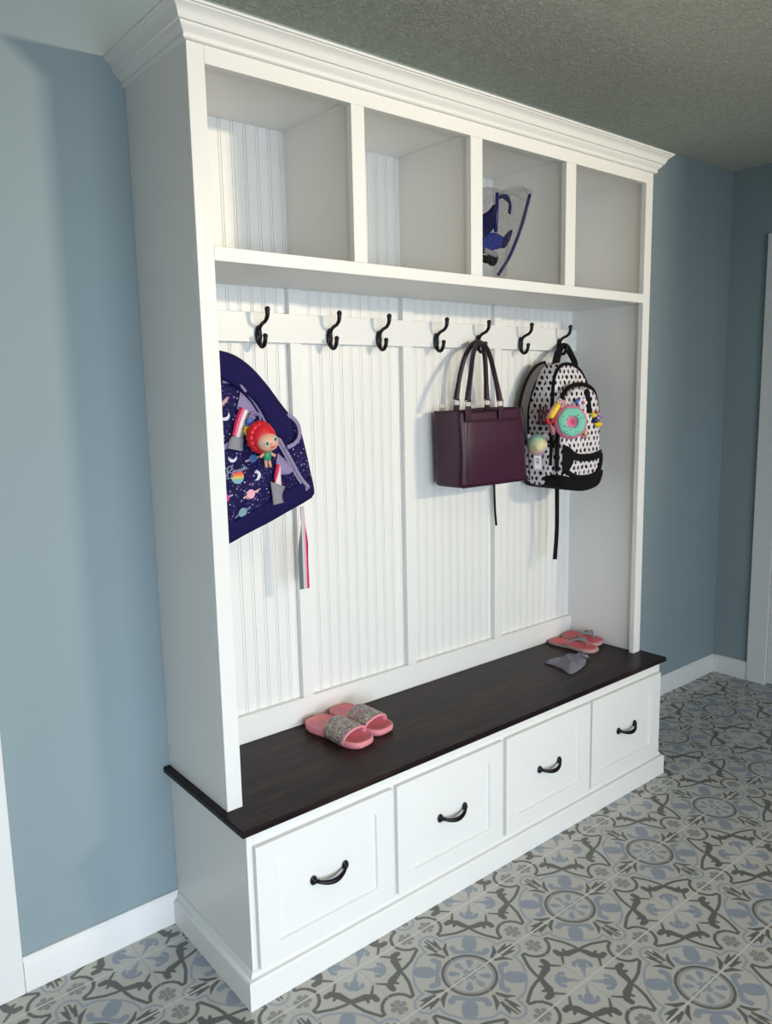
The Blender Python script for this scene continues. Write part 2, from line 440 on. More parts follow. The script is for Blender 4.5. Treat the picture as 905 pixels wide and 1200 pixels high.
# ================================================================== hutch
hut = thing('locker_hutch', 'tall white hutch with four open cubbies and beadboard back standing on the dark bench', 'shelving unit', (0, 0, HB))
ZB = HB+.0004; ZT = 2.180; ZS0, ZS1 = 1.741, 1.7715
for a, b in ((0, .019), (CW-.019, CW)):
    MB().box(a, b, -DU+.019, -G, ZB, ZT).build('side_panel', 'white', hut, bevel=.0008)
# face frame
mb = MB()
mb.box(0, ST[0][1], -DU, -DU+.019, ZB, ZT); mb.box(ST[4][0], CW, -DU, -DU+.019, ZB, ZT)
mb.box(ST[0][1], ST[4][0], -DU, -DU+.019, 2.142, ZT); mb.box(ST[0][1], ST[4][0], -DU, -DU+.019, ZS0, ZS1)
for a, b in ST[1:4]: mb.box(a, b, -DU, -DU+.019, ZS1, 2.142)
mb.build('face_frame', 'white', hut, bevel=.0014)
MB().box(.019, CW-.019, -DU+.019, -.0095, ZS0, ZS0+.022).build('shelf', 'white', hut, bevel=.0008)
MB().box(.019, CW-.019, -DU+.019, -.0095, 2.158, ZT-.001).build('top_panel', 'white', hut, bevel=.0008)
for a, b in ST[1:4]:
    c = (a+b)/2; MB().box(c-.0095, c+.0095, -DU+.019, -.0095, ZS0+.022, 2.158).build('cubby_divider', 'white', hut, bevel=.0008)
# beadboard: one profile along x, running bottom to top
pr = [(.019, -G), (.019, -.0088)]; x = .019+.012; P = .0372; off = (.2405-.019) % P
x = .019+off
while x < CW-.03:
    pr += [(x-.0036, -.0088), (x-.0029, -.0056), (x-.0020, -.0086), (x+.0010, -.0091), (x+.0040, -.0086), (x+.0049, -.0056), (x+.0056, -.0088)]
    x += P
pr += [(CW-.019, -.0088), (CW-.019, -G)]
n = len(pr); vs = [(a, b, ZB) for a, b in pr]+[(a, b, ZT-.002) for a, b in pr]
mb = MB(); mb.add(vs, [(i, (i+1) % n, n+(i+1) % n, n+i) for i in range(n)])
mb.build('beadboard_back', 'white', hut)
BT = [(.4235, .4600), (.8440, .8810), (1.2670, 1.3035)]
for a, b in BT: MB().box(a, b, -.0275, -.0094, .5405, ZS0-.0003).build('batten', 'white', hut, bevel=.0012)
MB().box(.019, CW-.019, -.0265, -.0094, ZB, .540).build('bottom_rail', 'white', hut, bevel=.0012)
MB().box(.0195, CW-.0195, -.0310, -.0094, 1.591, 1.6705).build('hook_rail', 'white', hut, bevel=.0012)
# crown molding
cp, ch = .0498, .0622
prof = [(0, 0), (.006, 0), (.0095, .0025), (.0105, .006), (.009, .010), (.011, .0135), (.0165, .0185), (.0215, .024), (.0225, .0275), (.0265, .029), (.029, .0335), (.0315, .041), (.036, .0475), (.042, .0515), (.0445, .053), (.0455, .0555), (cp, .0565), (cp, ch), (0, ch)]
vs = []; n = len(prof)
for (px, py), (ox, oy) in [((0, -G), (-1, 0)), ((0, -DU), (-1, -1)), ((CW, -DU), (1, -1)), ((CW, -G), (1, 0))]:
    for o_, z in prof: vs.append((px+ox*o_, py+oy*o_, ZT+z-.0015))
fs = [(i*n+k, i*n+(k+1) % n, (i+1)*n+(k+1) % n, (i+1)*n+k) for i in range(3) for k in range(n)]
fs += [tuple(range(n)), tuple(3*n+k for k in range(n))]
MB().add(vs, fs).build('crown_molding', 'white', hut, bevel=.0007)
MB().box(0, CW, -DU, -G, ZT+.0005, ZT+ch-.006).build('crown_backing', 'white', hut)

# ================================================================== coat hooks
def coat_hook(x, z, label, group, y=-.0312):
    t = thing('coat_hook', label, 'hook', (x, y, z), group)
    mb = MB()
    mb.sphere((x, y-.0058, z+.002), (.0105, .0055, .028), 18, 12)
    mb.build('backplate', 'metal', t)
    mb = MB()
    up = smooth_pts([(x, y-.0078, z+.002), (x, y-.011, z+.020), (x, y-.024, z+.031), (x, y-.043, z+.038), (x, y-.054, z+.050), (x, y-.056, z+.066)], 5)
    mb.tube(up, [.0068-.0016*math.sin(PI*i/(len(up)-1)) for i in range(len(up))], 10)
    mb.sphere((x, y-.0562, z+.068), .0078, 12, 8)
    mb.build('upper_prong', 'metal', t)
    mb = MB()
    lo = smooth_pts([(x, y-.0070, z-.004), (x, y-.010, z-.020), (x, y-.018, z-.028), (x, y-.030, z-.026), (x, y-.038, z-.014), (x, y-.040, z-.004)], 5)
    mb.tube(lo, .0058, 10); mb.sphere((x, y-.0402, z-.001), .0072, 12, 8)
    mb.build('lower_prong', 'metal', t)
    return t
hx = [(.095, 'black double coat hook by the left side panel holding the navy backpack'), (.317, 'first empty black double coat hook from the left, just above the navy backpack'),
      (.554, 'second empty black double coat hook from the left'), (.739, 'third empty black double coat hook from the left, near the middle batten'),
      (.979, 'empty black double coat hook up left of the burgundy tote handles'), (1.174, 'black double coat hook holding the burgundy tote bag'),
      (1.393, 'empty black double coat hook between the burgundy tote and the white backpack'), (1.611, 'black double coat hook by the right side panel holding the white backpack')]
hooks = []
def copy_tree(o, parent=None):
    c = o.copy(); COL.objects.link(c)
    if parent is not None: c.parent = parent
    for chd in list(o.children): copy_tree(chd, c)
    return c
h0 = coat_hook(hx[0][0], 1.606, hx[0][1], 'black double coat hooks on the rail')
for x, lab in hx[1:]:
    c = copy_tree(h0); c.location.x = x; c['label'] = lab
# ================================================================== cloth and bag materials
def xz(t):
    x, y, z = t.sep(t.obj()); return t.xyz(x, z), x, y, z
def cloth(name, c, rough=.85, bs=900, b=.25, var=.08, spec=.2):
    return plain(name, c, rough, spec, 0, var, 60, b, bs)
M_['navycloth'] = cloth('navy_cloth', '#191247')
M_['blackweb'] = cloth('black_webbing', '#0f0e10')
M_['lavender'] = cloth('lavender_tape', '#8f82a8')
M_['greycloth'] = cloth('grey_plush', '#8d8b92', b=.6, bs=500)
M_['mesh'] = cloth('grey_mesh', '#5f5a58', b=.6, bs=1200)
M_['red_hair'] = plain('red_plastic', '#d0192a', .4, .5, var=.15, scale=200, bump=.4, bscale=500)
M_['skin'] = plain('doll_skin_plastic', '#dba58c', .45, .4)
M_['green'] = plain('green_plastic', '#2c8f66', .45)
M_['eyewhite'] = plain('eye_white', '#cfe0d2', .3)
M_['eyegreen'] = plain('eye_green', '#215f45', .25)
M_['yellow'] = plain('yellow_plastic', '#e8c81c', .4)
M_['blue'] = plain('blue_plastic', '#3f62b8', .4)
M_['darkblue'] = plain('dark_blue_vinyl', '#191a5e', .35)
M_['pink'] = plain('pink_foam', '#e58f98', .55, .3, var=.04)
M_['pinkedge'] = plain('light_pink_foam', '#ee9aa6', .5, .3)
M_['hotpink'] = plain('pink_rubber', '#e0607f', .5)
M_['redp'] = plain('red_cloth', '#b8202c', .6)
M_['whitep'] = plain('white_tag', '#e6e3e6', .6)
M_['gold'] = plain('gold_glitter', '#d9b890', .35, .6, .3)
M_['silver'] = plain('silver_metal', '#c9c4bd', .25, .6, .9)
M_['purple'] = plain('purple_plastic', '#9a78c8', .5)
M_['maroon'] = plain('maroon_beads', '#5a2440', .5)

def galaxy_mat():
    t = NT('galaxy_print_cloth', .8, .2); p, x, y, z = xz(t); o = t.obj()
    col = t.mix(t.noise(o, 12, 2), lin('#140f38'), lin('#1b1550'))
    def stars(scale, r, c, col, seed):
        v = t.n('ShaderNodeTexVoronoi'); t.put(v.inputs['Vector'], t.vec('ADD', o, (seed, seed*2, seed*3))); v.inputs['Scale'].default_value = scale
        return t.mix(t.mask(t.math('SUBTRACT', v.outputs['Distance'], r), .08), col, lin(c))
    col = stars(150, .17, '#7d78b8', col, .3); col = stars(75, .13, '#d8d6ea', col, 1.7); col = stars(52, .13, '#9a70b0', col, 4.1)
    def planet(c, r, body, ring, tilt, col):
        ca, sa = math.cos(tilt), math.sin(tilt)
        a = (c[0]-ca*r*1.9, c[1]-sa*r*1.9); b = (c[0]+ca*r*1.9, c[1]+sa*r*1.9)
        col = t.mix(t.mask(t.cap(p, a, b, r*.22), .0006), col, lin(ring))
        return t.mix(t.mask(t.dot_(p, c, r), .0006), col, lin(body))
    def moon(c, r, off, col, cc='#d9dbe8'):
        a = t.dot_(p, c, r); b = t.dot_(p, (c[0]+off[0], c[1]+off[1]), r*.95)
        return t.mix(t.mask(t.math('MAXIMUM', a, t.math('MULTIPLY', b, -1)), .0006), col, lin(cc))
    P_ = dict(zip('abcdefghijk', [(0.1964, 1.2883), (0.1528, 1.2455), (0.1893, 1.1979), (0.1166, 1.1944), (0.1672, 1.1522), (0.1411, 1.2943), (0.2065, 1.2442), (0.1305, 1.3996), (0.1297, 1.4286), (0.0989, 1.3739), (0.1137, 1.4719)]))
    col = planet(P_['a'], .010, '#4c6fa6', '#c8a890', .3, col)
    col = planet(P_['c'], .012, '#e8a9b8', '#d9a99a', .35, col)
    col = planet(P_['d'], .010, '#d0458c', '#b09ab8', .35, col)
    col = planet(P_['e'], .012, '#7f9fae', '#5f7f93', .5, col)
    # rainbow planet
    c = P_['b']; m = t.mask(t.dot_(p, c, .018), .0006)
    band = t.math('MULTIPLY_ADD', z, 1/.036, .5-c[1]/.036, clamp=True)
    rb = t.ramp(band, [(0, '#7fa6c9'), (.3, '#79b0a8'), (.42, '#cfc06a'), (.58, '#e8894f'), (.75, '#e0524f'), (1, '#e87a80')])
    col = t.mix(m, col, rb)
    col = moon(P_['f'], .012, (.0, .007), col); col = moon(P_['g'], .013, (-.008, 0), col); col = moon(P_['h'], .013, (-.002, .007), col)
    # shooting star
    for k in range(3):
        a, b = P_['i'], None
        col = t.mix(t.mask(t.cap(p, (a[0]-.012, a[1]-.012+.004*k), (a[0]+.010, a[1]+.006+.005*k), .0011), .0006), col, lin(['#d8a0a0', '#e8dcd0', '#d8a0a0'][k]))
    t.col(col); t.bump(t.noise(o, 30, 3), .35, .006); return t.m
M_['galaxy'] = galaxy_mat()

def stripes_mat(name, stops, px0, px1):
    """lengthwise stripes across x between px0 and px1 at constant slant"""
    t = NT(name, .8, .2); p, x, y, z = xz(t)
    (x0, z0), (x1, z1) = px0, px1
    dx, dz = x1-x0, z1-z0; L = dx*dx+dz*dz
    f = t.math('ADD', t.vec('DOT_PRODUCT', t.vec('SUBTRACT', p, (x0, z0, 0)), (dx/L, dz/L, 0)), 0, clamp=True)
    r = t.n('ShaderNodeValToRGB'); r.color_ramp.interpolation = 'CONSTANT'; e = r.color_ramp.elements
    while len(e) < len(stops): e.new(.5)
    for k, (q, c) in enumerate(stops): e[k].position = q; e[k].color = (*lin(c), 1)
    t.put(r.inputs[0], f); t.col(r.outputs[0]); return t.m
RB = [(0, '#b8264e'), (.25, '#e06a86'), (.42, '#e8d8dc'), (.62, '#9a8f96'), (.78, '#56706c')]

# ================================================================== navy galaxy backpack
yb = -.165
navy = thing('backpack', 'navy galaxy print backpack with lavender zips hanging tilted behind the left stile', 'backpack', (.20, -.12, 1.30))
out = [(.10, 1.045)]+[(0.1339, 1.0724), (0.2600, 1.1180), (0.3474, 1.1497), (0.3871, 1.1679), (0.3990, 1.1809), (0.3950, 1.2212), (0.3859, 1.2732), (0.3716, 1.3272), (0.3543, 1.3690)]+[(0.3110, 1.4176), (0.2670, 1.4712), (0.2216, 1.5166)]+[(.17, 1.545), (.12, 1.555), (.075, 1.53), (.045, 1.46), (.034, 1.33), (.034, 1.2), (.036, 1.12), (.055, 1.06)]
dense = [(v.x, v.y) for v in smooth_pts([(a, b, 0) for a, b in out], 4, True)]
puff(MB(), dense, -.155, -.045, .030, .008, 12, edge=.3, wr=.012).build('body', ['galaxy'], navy)
# plain navy bottom band
def slab(mb, pts, y, th, mi=0, surf=None):
    """patch of cloth laid on the bag: polygon of (x,z) at depth y (or surf(x,z)) with thickness"""
    n = len(pts); Y = [(surf(a, b) if surf else y) for a, b in pts]
    vs = [(a, yy-th, b) for (a, b), yy in zip(pts, Y)]+[(a, yy+th*.5, b) for (a, b), yy in zip(pts, Y)]
    mb.add(vs, [tuple(range(n)), tuple(range(n, 2*n))[::-1]]+[(i, (i+1) % n, n+(i+1) % n, n+i) for i in range(n)], mi)
    return mb
ncx = sum(p[0] for p in dense)/len(dense); ncz = sum(p[1] for p in dense)/len(dense)
def gridpatch(mb, a0, a1, b0, b1, surf, th, mi=0, n=10, m=3):
    """quad strip between polyline a0..a1 (top) and b0..b1 (bottom) given as lists"""
    A = smooth_pts([(p[0], p[1], 0) for p in a0], n); B = smooth_pts([(p[0], p[1], 0) for p in b0], n)
    N = min(len(A), len(B)); vs = []
    for i in range(N):
        for j in range(m+1):
            q = A[i].lerp(B[i], j/m); vs.append((q.x, surf(q.x, q.y)-th, q.y))
    o2 = len(vs)
    vs += [(x, y+th*1.5, z) for x, y, z in vs]
    W_ = m+1; fs = []
    for i in range(N-1):
        for j in range(m):
            k = i*W_+j; fs += [(k, k+1, k+W_+1, k+W_), (o2+k, o2+k+W_, o2+k+W_+1, o2+k+1)]
    rim = [i*W_ for i in range(N)]+[(N-1)*W_+j for j in range(1, m+1)]+[i*W_+m for i in range(N-2, -1, -1)]+[j for j in range(m-1, 0, -1)]
    for i in range(len(rim)):
        a, b = rim[i], rim[(i+1) % len(rim)]; fs.append((a, b, o2+b, o2+a))
    mb.add(vs, fs, mi, True); return mb
def nsurf(x, z):
    # radial coordinate on the padded front
    best = 1.0; d = Vector((x-ncx, z-ncz)); L = d.length
    if L < 1e-4: s = 0
    else:
        s = 2.0
        for i in range(len(dense)):
            a = Vector((dense[i][0]-ncx, dense[i][1]-ncz)); b = Vector((dense[(i+1) % len(dense)][0]-ncx, dense[(i+1) % len(dense)][1]-ncz))
            cr = lambda p, q: p.x*q.y-p.y*q.x
            den = cr(d, b-a)
            if abs(den) < 1e-9: continue
            tt = cr(a, b-a)/den; uu_ = cr(a, d)/den
            if tt > 0 and -.001 <= uu_ <= 1.001: s = min(s, 1/tt)
    s = min(s, 1.0)
    return -.155-.030*(1-s**2.6)+.012*noise.noise(Vector((x*14, z*14, -.5)))*min(1, 1.6-s)-.002
gridpatch(MB(), [(0.1121, 1.1178), (0.2075, 1.1574), (0.3003, 1.1976), (0.3890, 1.2268)], 0, [(0.1340, 1.0746), (0.2336, 1.1098), (0.3280, 1.1437), (0.3885, 1.1678)], 0, nsurf, .002, n=8, m=4).build('bottom_panel', 'navycloth', navy)
# main zip with its lavender tape
zp = [(0.1278, 1.4868), (0.1581, 1.4824), (0.1882, 1.4633), (0.2157, 1.4287), (0.2435, 1.3847), (0.2742, 1.3328), (0.3108, 1.2747), (0.3409, 1.2268), (0.3697, 1.1943)]
pts = smooth_pts([(a, nsurf(a, b)-.002, b) for a, b in zp], 5)
mb = MB(); mb.strap(pts, .016, .002, (0, 1, 0)); z_ = mb.build('zipper_tape', 'lavender', navy)
MB().tube([(p.x, p.y-.002, p.z) for p in pts], .0024, 6).build('zipper_piping', 'greycloth', z_, loc=(0, 0, 0))
# padded shoulder strap lying over the upper edge
sp = [(0.1059, 1.5289), (0.1488, 1.5129), (0.1971, 1.4817), (0.2343, 1.4410), (0.2721, 1.3882), (0.3035, 1.3386)]
pts = smooth_pts([(a, min(nsurf(a, b), -.16)-.014, b) for a, b in sp], 5)
mb = MB(); mb.tube(pts, [.031+.004*math.sin(i*.3) for i in range(len(pts)-3)]+[.028, .020, .008], 14, flat=.3, up=(0, 1, 0)); st = mb.build('shoulder_strap', 'navycloth', navy)
lp = [(0.0888, 1.5125), (0.1293, 1.5025), (0.1631, 1.4797), (0.1833, 1.4566)]
MB().tube(smooth_pts([(a, nsurf(a, b)-.012, b) for a, b in lp], 5), .004, 7).build('piping', 'lavender', st, loc=(0, 0, 0))
lp = [(0.3110, 1.3955), (0.3317, 1.3836), (0.3442, 1.3630), (0.3403, 1.3361), (0.3208, 1.3191), (0.2966, 1.3115)]
MB().strap(smooth_pts([(a, nsurf(a, b)-.014, b) for a, b in lp], 6), .010, .004, (0, 1, 0)).build('binding', 'lavender', st, loc=(0, 0, 0))
# front pocket edge
lp = [(0.0982, 1.3157), (0.1172, 1.3229), (0.1342, 1.3345)]
MB().strap(smooth_pts([(a, nsurf(a, b)-.004, b) for a, b in lp], 5), .012, .003, (0, 1, 0)).build('pocket_binding', 'lavender', navy)
# lavender lining showing in the open pockets
sf = lambda x, z: nsurf(x, z)-.003
gridpatch(MB(), [(0.1718, 1.4569), (0.1946, 1.4334), (0.2126, 1.4032)], 0, [(0.1601, 1.4174), (0.1734, 1.3981), (0.1940, 1.3761)], 0, sf, .0015, n=5).build('pocket_lining', 'lavender', navy)
gridpatch(MB(), [(0.2704, 1.2984), (0.2980, 1.2744), (0.3206, 1.2480)], 0, [(0.2587, 1.2683), (0.2730, 1.2429), (0.3043, 1.2403)], 0, sf, .0015, n=5).build('pocket_lining', 'lavender', navy)
# pulls: striped ribbon with a grey cloud end
a0, a1 = [(0.1379, 1.3723), (0.1750, 1.3538)]
M_['rb1'] = stripes_mat('rainbow_ribbon', RB, a0, a1)
sf = lambda x, z: nsurf(x, z)-.008
r1 = gridpatch(MB(), [(0.1665, 1.4193), (0.1506, 1.3885), (0.1344, 1.3516)], 0, [(0.1970, 1.4037), (0.1808, 1.3726), (0.1622, 1.3397)], 0, sf, .0015, n=5).build('ribbon_pull', 'rb1', navy)
gridpatch(MB(), [(0.1343, 1.3495), (0.1240, 1.3334), (0.1209, 1.3189)], 0, [(0.1647, 1.3417), (0.1616, 1.3270), (0.1607, 1.3102)], 0, sf, .003, n=4).build('cloud_end', 'greycloth', r1, loc=(0, 0, 0))
a0, a1 = [(0.2510, 1.2365), (0.2739, 1.2301)]
M_['rb2'] = stripes_mat('rainbow_ribbon_narrow', RB[:3], a0, a1)
r2 = gridpatch(MB(), [(0.2578, 1.2712), (0.2510, 1.2365), (0.2622, 1.2023)], 0, [(0.2705, 1.2681), (0.2717, 1.2392), (0.2805, 1.2050)], 0, sf, .0015, n=5).build('ribbon_pull', 'rb2', navy)
gridpatch(MB(), [(0.2403, 1.2264), (0.2464, 1.1927), (0.2501, 1.1634)], 0, [(0.2912, 1.2085), (0.2796, 1.1850), (0.2840, 1.1665)], 0, sf, .003, n=4).build('cloud_end', 'greycloth', r2, loc=(0, 0, 0))
# hanging webbing
TX = [(0.3820, 1.0146)][0][0]
hp_ = [(0.3779, 1.1385), (0.3733, 1.0644), (0.3758, 0.9911), (0.3806, 0.9042)]
M_['rb3'] = stripes_mat('striped_webbing', [(0, '#5f6c6e'), (.36, '#c9c2c6'), (.6, '#dc9aac'), (.76, '#b8264e')], (TX-.0145, 1.0), (TX+.0145, 1.0))
MB().strap(smooth_pts([(TX+.002*math.sin(k*2), -.12, p[1]) for k, p in enumerate(hp_)], 6), [.011]*5+[.014, .018, .022, .026]+[.029]*10, .002, (.15, 1, 0)).build('webbing_tail', 'rb3', navy)
# embroidered script
mb = MB()
def scribble(mb, pts, r=.0013):
    mb.tube(smooth_pts([(a, nsurf(a, b)-.001, b) for a, b in pts], 4), r, 5)
scribble(mb, [(0.1212, 1.2700), (0.1246, 1.2464), (0.1236, 1.2698), (0.1332, 1.2733), (0.1351, 1.2647), (0.1230, 1.2593), (0.1370, 1.2560), (0.1389, 1.2474), (0.1244, 1.2422)])
scribble(mb, [(0.1190, 1.2723), (0.1137, 1.2621), (0.1202, 1.2510), (0.1150, 1.2430), (0.1245, 1.2443)])
scribble(mb, [(0.1371, 1.2582), (0.1422, 1.2642), (0.1442, 1.2576), (0.1494, 1.2636), (0.1514, 1.2570), (0.1566, 1.2652), (0.1587, 1.2586), (0.1640, 1.2668), (0.1660, 1.2602), (0.1716, 1.2726), (0.1710, 1.2619), (0.1762, 1.2680), (0.1784, 1.2635)])
mb.build('embroidered_name', plain('pale_thread', '#8f96b4', .7), navy)
# top grab loop on the hook
MB().strap(smooth_pts([(.075, -.075, 1.52), (.078, -.072, 1.57), (.095, -.068, 1.593), (.112, -.072, 1.57), (.125, -.075, 1.525)], 6), .016, .003, lambda i: (0, 1, .01)).build('grab_loop', 'navycloth', navy)

# doll key charm
(dx, dz), = [(0.2056, 1.3418)]
dy = nsurf(dx, dz)-.034
doll = thing('doll_charm', 'small red haired doll charm with green eyes hanging on the navy backpack', 'keychain', (dx, dy, dz))
rot = Matrix.Rotation(-.35, 3, 'Z')
mb = MB(); mb.sphere((dx, dy, dz), (.036, .026, .037), 20, 12)
for k in range(14):
    a = PI*.0+2*PI*k/14; mb.sphere((dx-.004+.028*math.cos(a), dy+.004, dz+.002+.029*math.sin(a)), (.013, .014, .013), 10, 6)
hd = mb.build('hair', 'red_hair', doll)
mb = MB(); fx, fy, fz = dx+.004, dy-.016, dz-.010
mb.sphere((fx, fy, fz), (.030, .018, .024), 18, 10); mb.sphere((fx, fy-.018, fz-.006), (.003, .003, .003), 8, 5)
face = mb.build('face', 'skin', doll)
for sx in (-1, 1):
    e = MB().sphere((fx+sx*.012, fy-.0145, fz+.002+sx*.005), (.0072, .004, .0078), 12, 8).build('eye', 'eyewhite', face, loc=(0, 0, 0))
    MB().sphere((fx+sx*.012, fy-.018, fz+.002+sx*.005), (.0042, .002, .005), 10, 6).build('iris', 'eyegreen', face, loc=(0, 0, 0))
MB().tube([(fx-.002, fy-.0165, fz-.0135), (fx+.004, fy-.0175, fz-.0140), (fx+.009, fy-.0160, fz-.0095)], .0012, 6).build('mouth', 'redp', face, loc=(0, 0, 0))
mb = MB(); mb.sphere((dx+.012, dy+.004, dz-.045), (.012, .009, .016), 12, 8); mb.build('dress', 'green', doll)
mb = MB()
for sx in (-1, 1): mb.tube([(dx+.012+sx*.008, dy+.004, dz-.038), (dx+.012+sx*.022, dy, dz-.048)], .004, 7)
for sx in (-1, 1): mb.tube([(dx+.012+sx*.005, dy+.004, dz-.055), (dx+.014+sx*.006, dy+.003, dz-.075)], .0042, 7)
mb.build('limbs', 'skin', doll)
# small charm cluster: ring, blue flower, yellow flower
(kx, kz), = [(0.1853, 1.3746)]
ky = nsurf(kx, kz)-.010
ch_ = thing('flower_charm', 'tiny blue and yellow flower charm on a lavender ring beside the red haired doll', 'keychain', (kx, ky, kz))
(rx_, rz_), = [(0.1982, 1.3889)]
MB().tube([(rx_+.016*math.cos(a), ky-.004, rz_+.016*math.sin(a)) for a in [2*PI*k/20 for k in range(20)]], .0028, 6, closed=True).build('ring', 'lavender', ch_)
mb = MB()
for k in range(5): mb.sphere((kx+.008*math.cos(k*1.257), ky-.004, kz+.004+.008*math.sin(k*1.257)), (.006, .004, .006), 8, 6)
mb.build('blue_flower', 'blue', ch_)
(qx, qz), = [(0.1749, 1.3603)]
mb = MB()
for k in range(6): mb.sphere((qx+.007*math.cos(k*1.047), ky-.006, qz+.007*math.sin(k*1.047)), (.006, .005, .006), 8, 6)
mb.build('yellow_flower', 'yellow', ch_)

# ================================================================== burgundy tote
def leather():
    t = NT('burgundy_leather', .42, .45); o = t.obj()
    v = t.n('ShaderNodeTexVoronoi'); v.inputs['Scale'].default_value = 420; t.put(v.inputs['Vector'], o)
    t.col(t.mix(t.noise(o, 18, 3), lin('#34122a'), lin('#411833')))
    t.bump(v.outputs['Distance'], .35, .0008); return t.m
M_['leather'] = leather()
M_['leatherdark'] = plain('dark_burgundy_piping', '#2a0f22', .45)
tote = thing('tote_bag', 'burgundy leather tote bag with two tall handles hanging from the hook', 'handbag', (1.11, -.10, 1.27))
N = 40; LZ = [0, .004, .015, .05, .10, .15, .20, .235, .245]
vs = []
for li, dz_ in enumerate(LZ):
    f = dz_/.245
    x0 = .958+(.948-.958)*f; x1 = 1.292+(1.25-1.292)*f
    y0 = -.172-.010*math.sin(PI*f); y1 = -.034; 
    if li == 0: x0 += .008; x1 -= .008; y0 += .008; y1 -= .008
    for k in range(N):
        a = 2*PI*k/N; e = .30
        ca, sa = math.cos(a), math.sin(a)
        X = (x0+x1)/2+(x1-x0)/2*math.copysign(abs(ca)**e, ca); Y = (y0+y1)/2+(y1-y0)/2*math.copysign(abs(sa)**e, sa)
        # side gussets pinch inward towards the top
        g = f*.016*max(0, 1-((Y-(y0+y1)/2)/.06)**2)
        X += g*(1 if X < (x0+x1)/2 else -1) if abs(ca) > .5 else 0
        Y += .004*noise.noise(Vector((X*9, dz_*12, Y*5)))
        Z = 1.1385+dz_+(.010 if f > .5 else .010*f*2)*((X-.95)/.33)*.8+.006*noise.noise(Vector((X*6, Y*6, 2)))*f
        vs.append((X, Y, Z))
nl = len(LZ)
fs = [(i*N+k, i*N+(k+1) % N, (i+1)*N+(k+1) % N, (i+1)*N+k) for i in range(nl-1) for k in range(N)]+[tuple(range(N))[::-1]]
# recessed zipped top
top = [(vs[(nl-1)*N+k][0]*.94+1.1*.06, (vs[(nl-1)*N+k][1]+.103)*.9-.103, vs[(nl-1)*N+k][2]-.012) for k in range(N)]
vs += top; fs += [((nl-1)*N+k, (nl-1)*N+(k+1) % N, nl*N+(k+1) % N, nl*N+k) for k in range(N)]+[tuple(nl*N+k for k in range(N))]
mb = MB(); mb.add(vs, fs, 0, True); mb.build('body', 'leather', tote)
yt = -.176
mb = MB()
for a, b in (((.950, 1.376), (.960, 1.142)), ((1.247, 1.392), (1.288, 1.142))):
    mb.tube([(a[0]+(b[0]-a[0])*f, -.170-.008*math.sin(PI*f), a[1]+(b[1]-a[1])*f) for f in [k/12 for k in range(13)]], .0022, 6)
mb.tube([(.960+.328*f, -.172, 1.1415) for f in [k/12 for k in range(13)]], .0026, 6)
mb.build('seam_piping', 'leatherdark', tote)
# front pocket panel with a strip across its top
mb = MB(); mb.box(.968, 1.215, -.190, -.174, 1.352, 1.357); mb.tube([(.968, -.188, 1.349), (.966, -.1865, 1.26), (.978, -.1805, 1.160)], .0013, 5)
mb.build('pocket_seam', 'leatherdark', tote)
def dring(x, z, y): return MB().tube([(x-.012, y, z+.012), (x-.012, y, z-.010), (x+.012, y, z-.010), (x+.012, y, z+.012)], .0022, 6, closed=True)
FH = [(0.9780, -0.1780, 1.4162), (0.9921, -0.1700, 1.4560), (1.0224, -0.1500, 1.5072), (1.0613, -0.1200, 1.5574), (1.1084, -0.0880, 1.5928), (1.1435, -0.0720, 1.6071), (1.1586, -0.0850, 1.5940), (1.1492, -0.1150, 1.5588), (1.1321, -0.1480, 1.5074), (1.1268, -0.1680, 1.4572), (1.1282, -0.1780, 1.4129)]
BH = [(1.0455, -0.0580, 1.4182), (1.0518, -0.0600, 1.4573), (1.0602, -0.0660, 1.5100), (1.0765, -0.0700, 1.5600), (1.1027, -0.0720, 1.5950), (1.1394, -0.0680, 1.6100), (1.1620, -0.0700, 1.5950), (1.1723, -0.0700, 1.5555), (1.1807, -0.0660, 1.5044), (1.1891, -0.0600, 1.4585), (1.1933, -0.0580, 1.4150)]
for arch, y in ((FH, -.178), (BH, -.058)):
    p_ = smooth_pts(arch, 6); rs = [.0082 for _ in p_]
    for i in range(8): rs[i] = rs[-1-i] = .0108-.0003*i
    h = MB().tube(p_, rs, 10).build('handle', 'leatherdark', tote)
    for q in (arch[0], arch[-1]):
        x, base_z = q[0], q[2]-.012
        dring(x, base_z+.002, y-.003).build('ring', 'silver', h, loc=(0, 0, 0))
        MB().box(x-.010, x+.010, y-.007, y+.003, base_z-.050, base_z-.004).build('handle_tab', 'leather', h, loc=(0, 0, 0), bevel=.002)
MB().strap([(1.262, -.028, 1.20), (1.262, -.030, 1.10), (1.266, -.030, 1.02), (1.272, -.031, .965)], .0075, .002, (.3, 1, 0)).build('strap_tail', 'blackweb', tote)

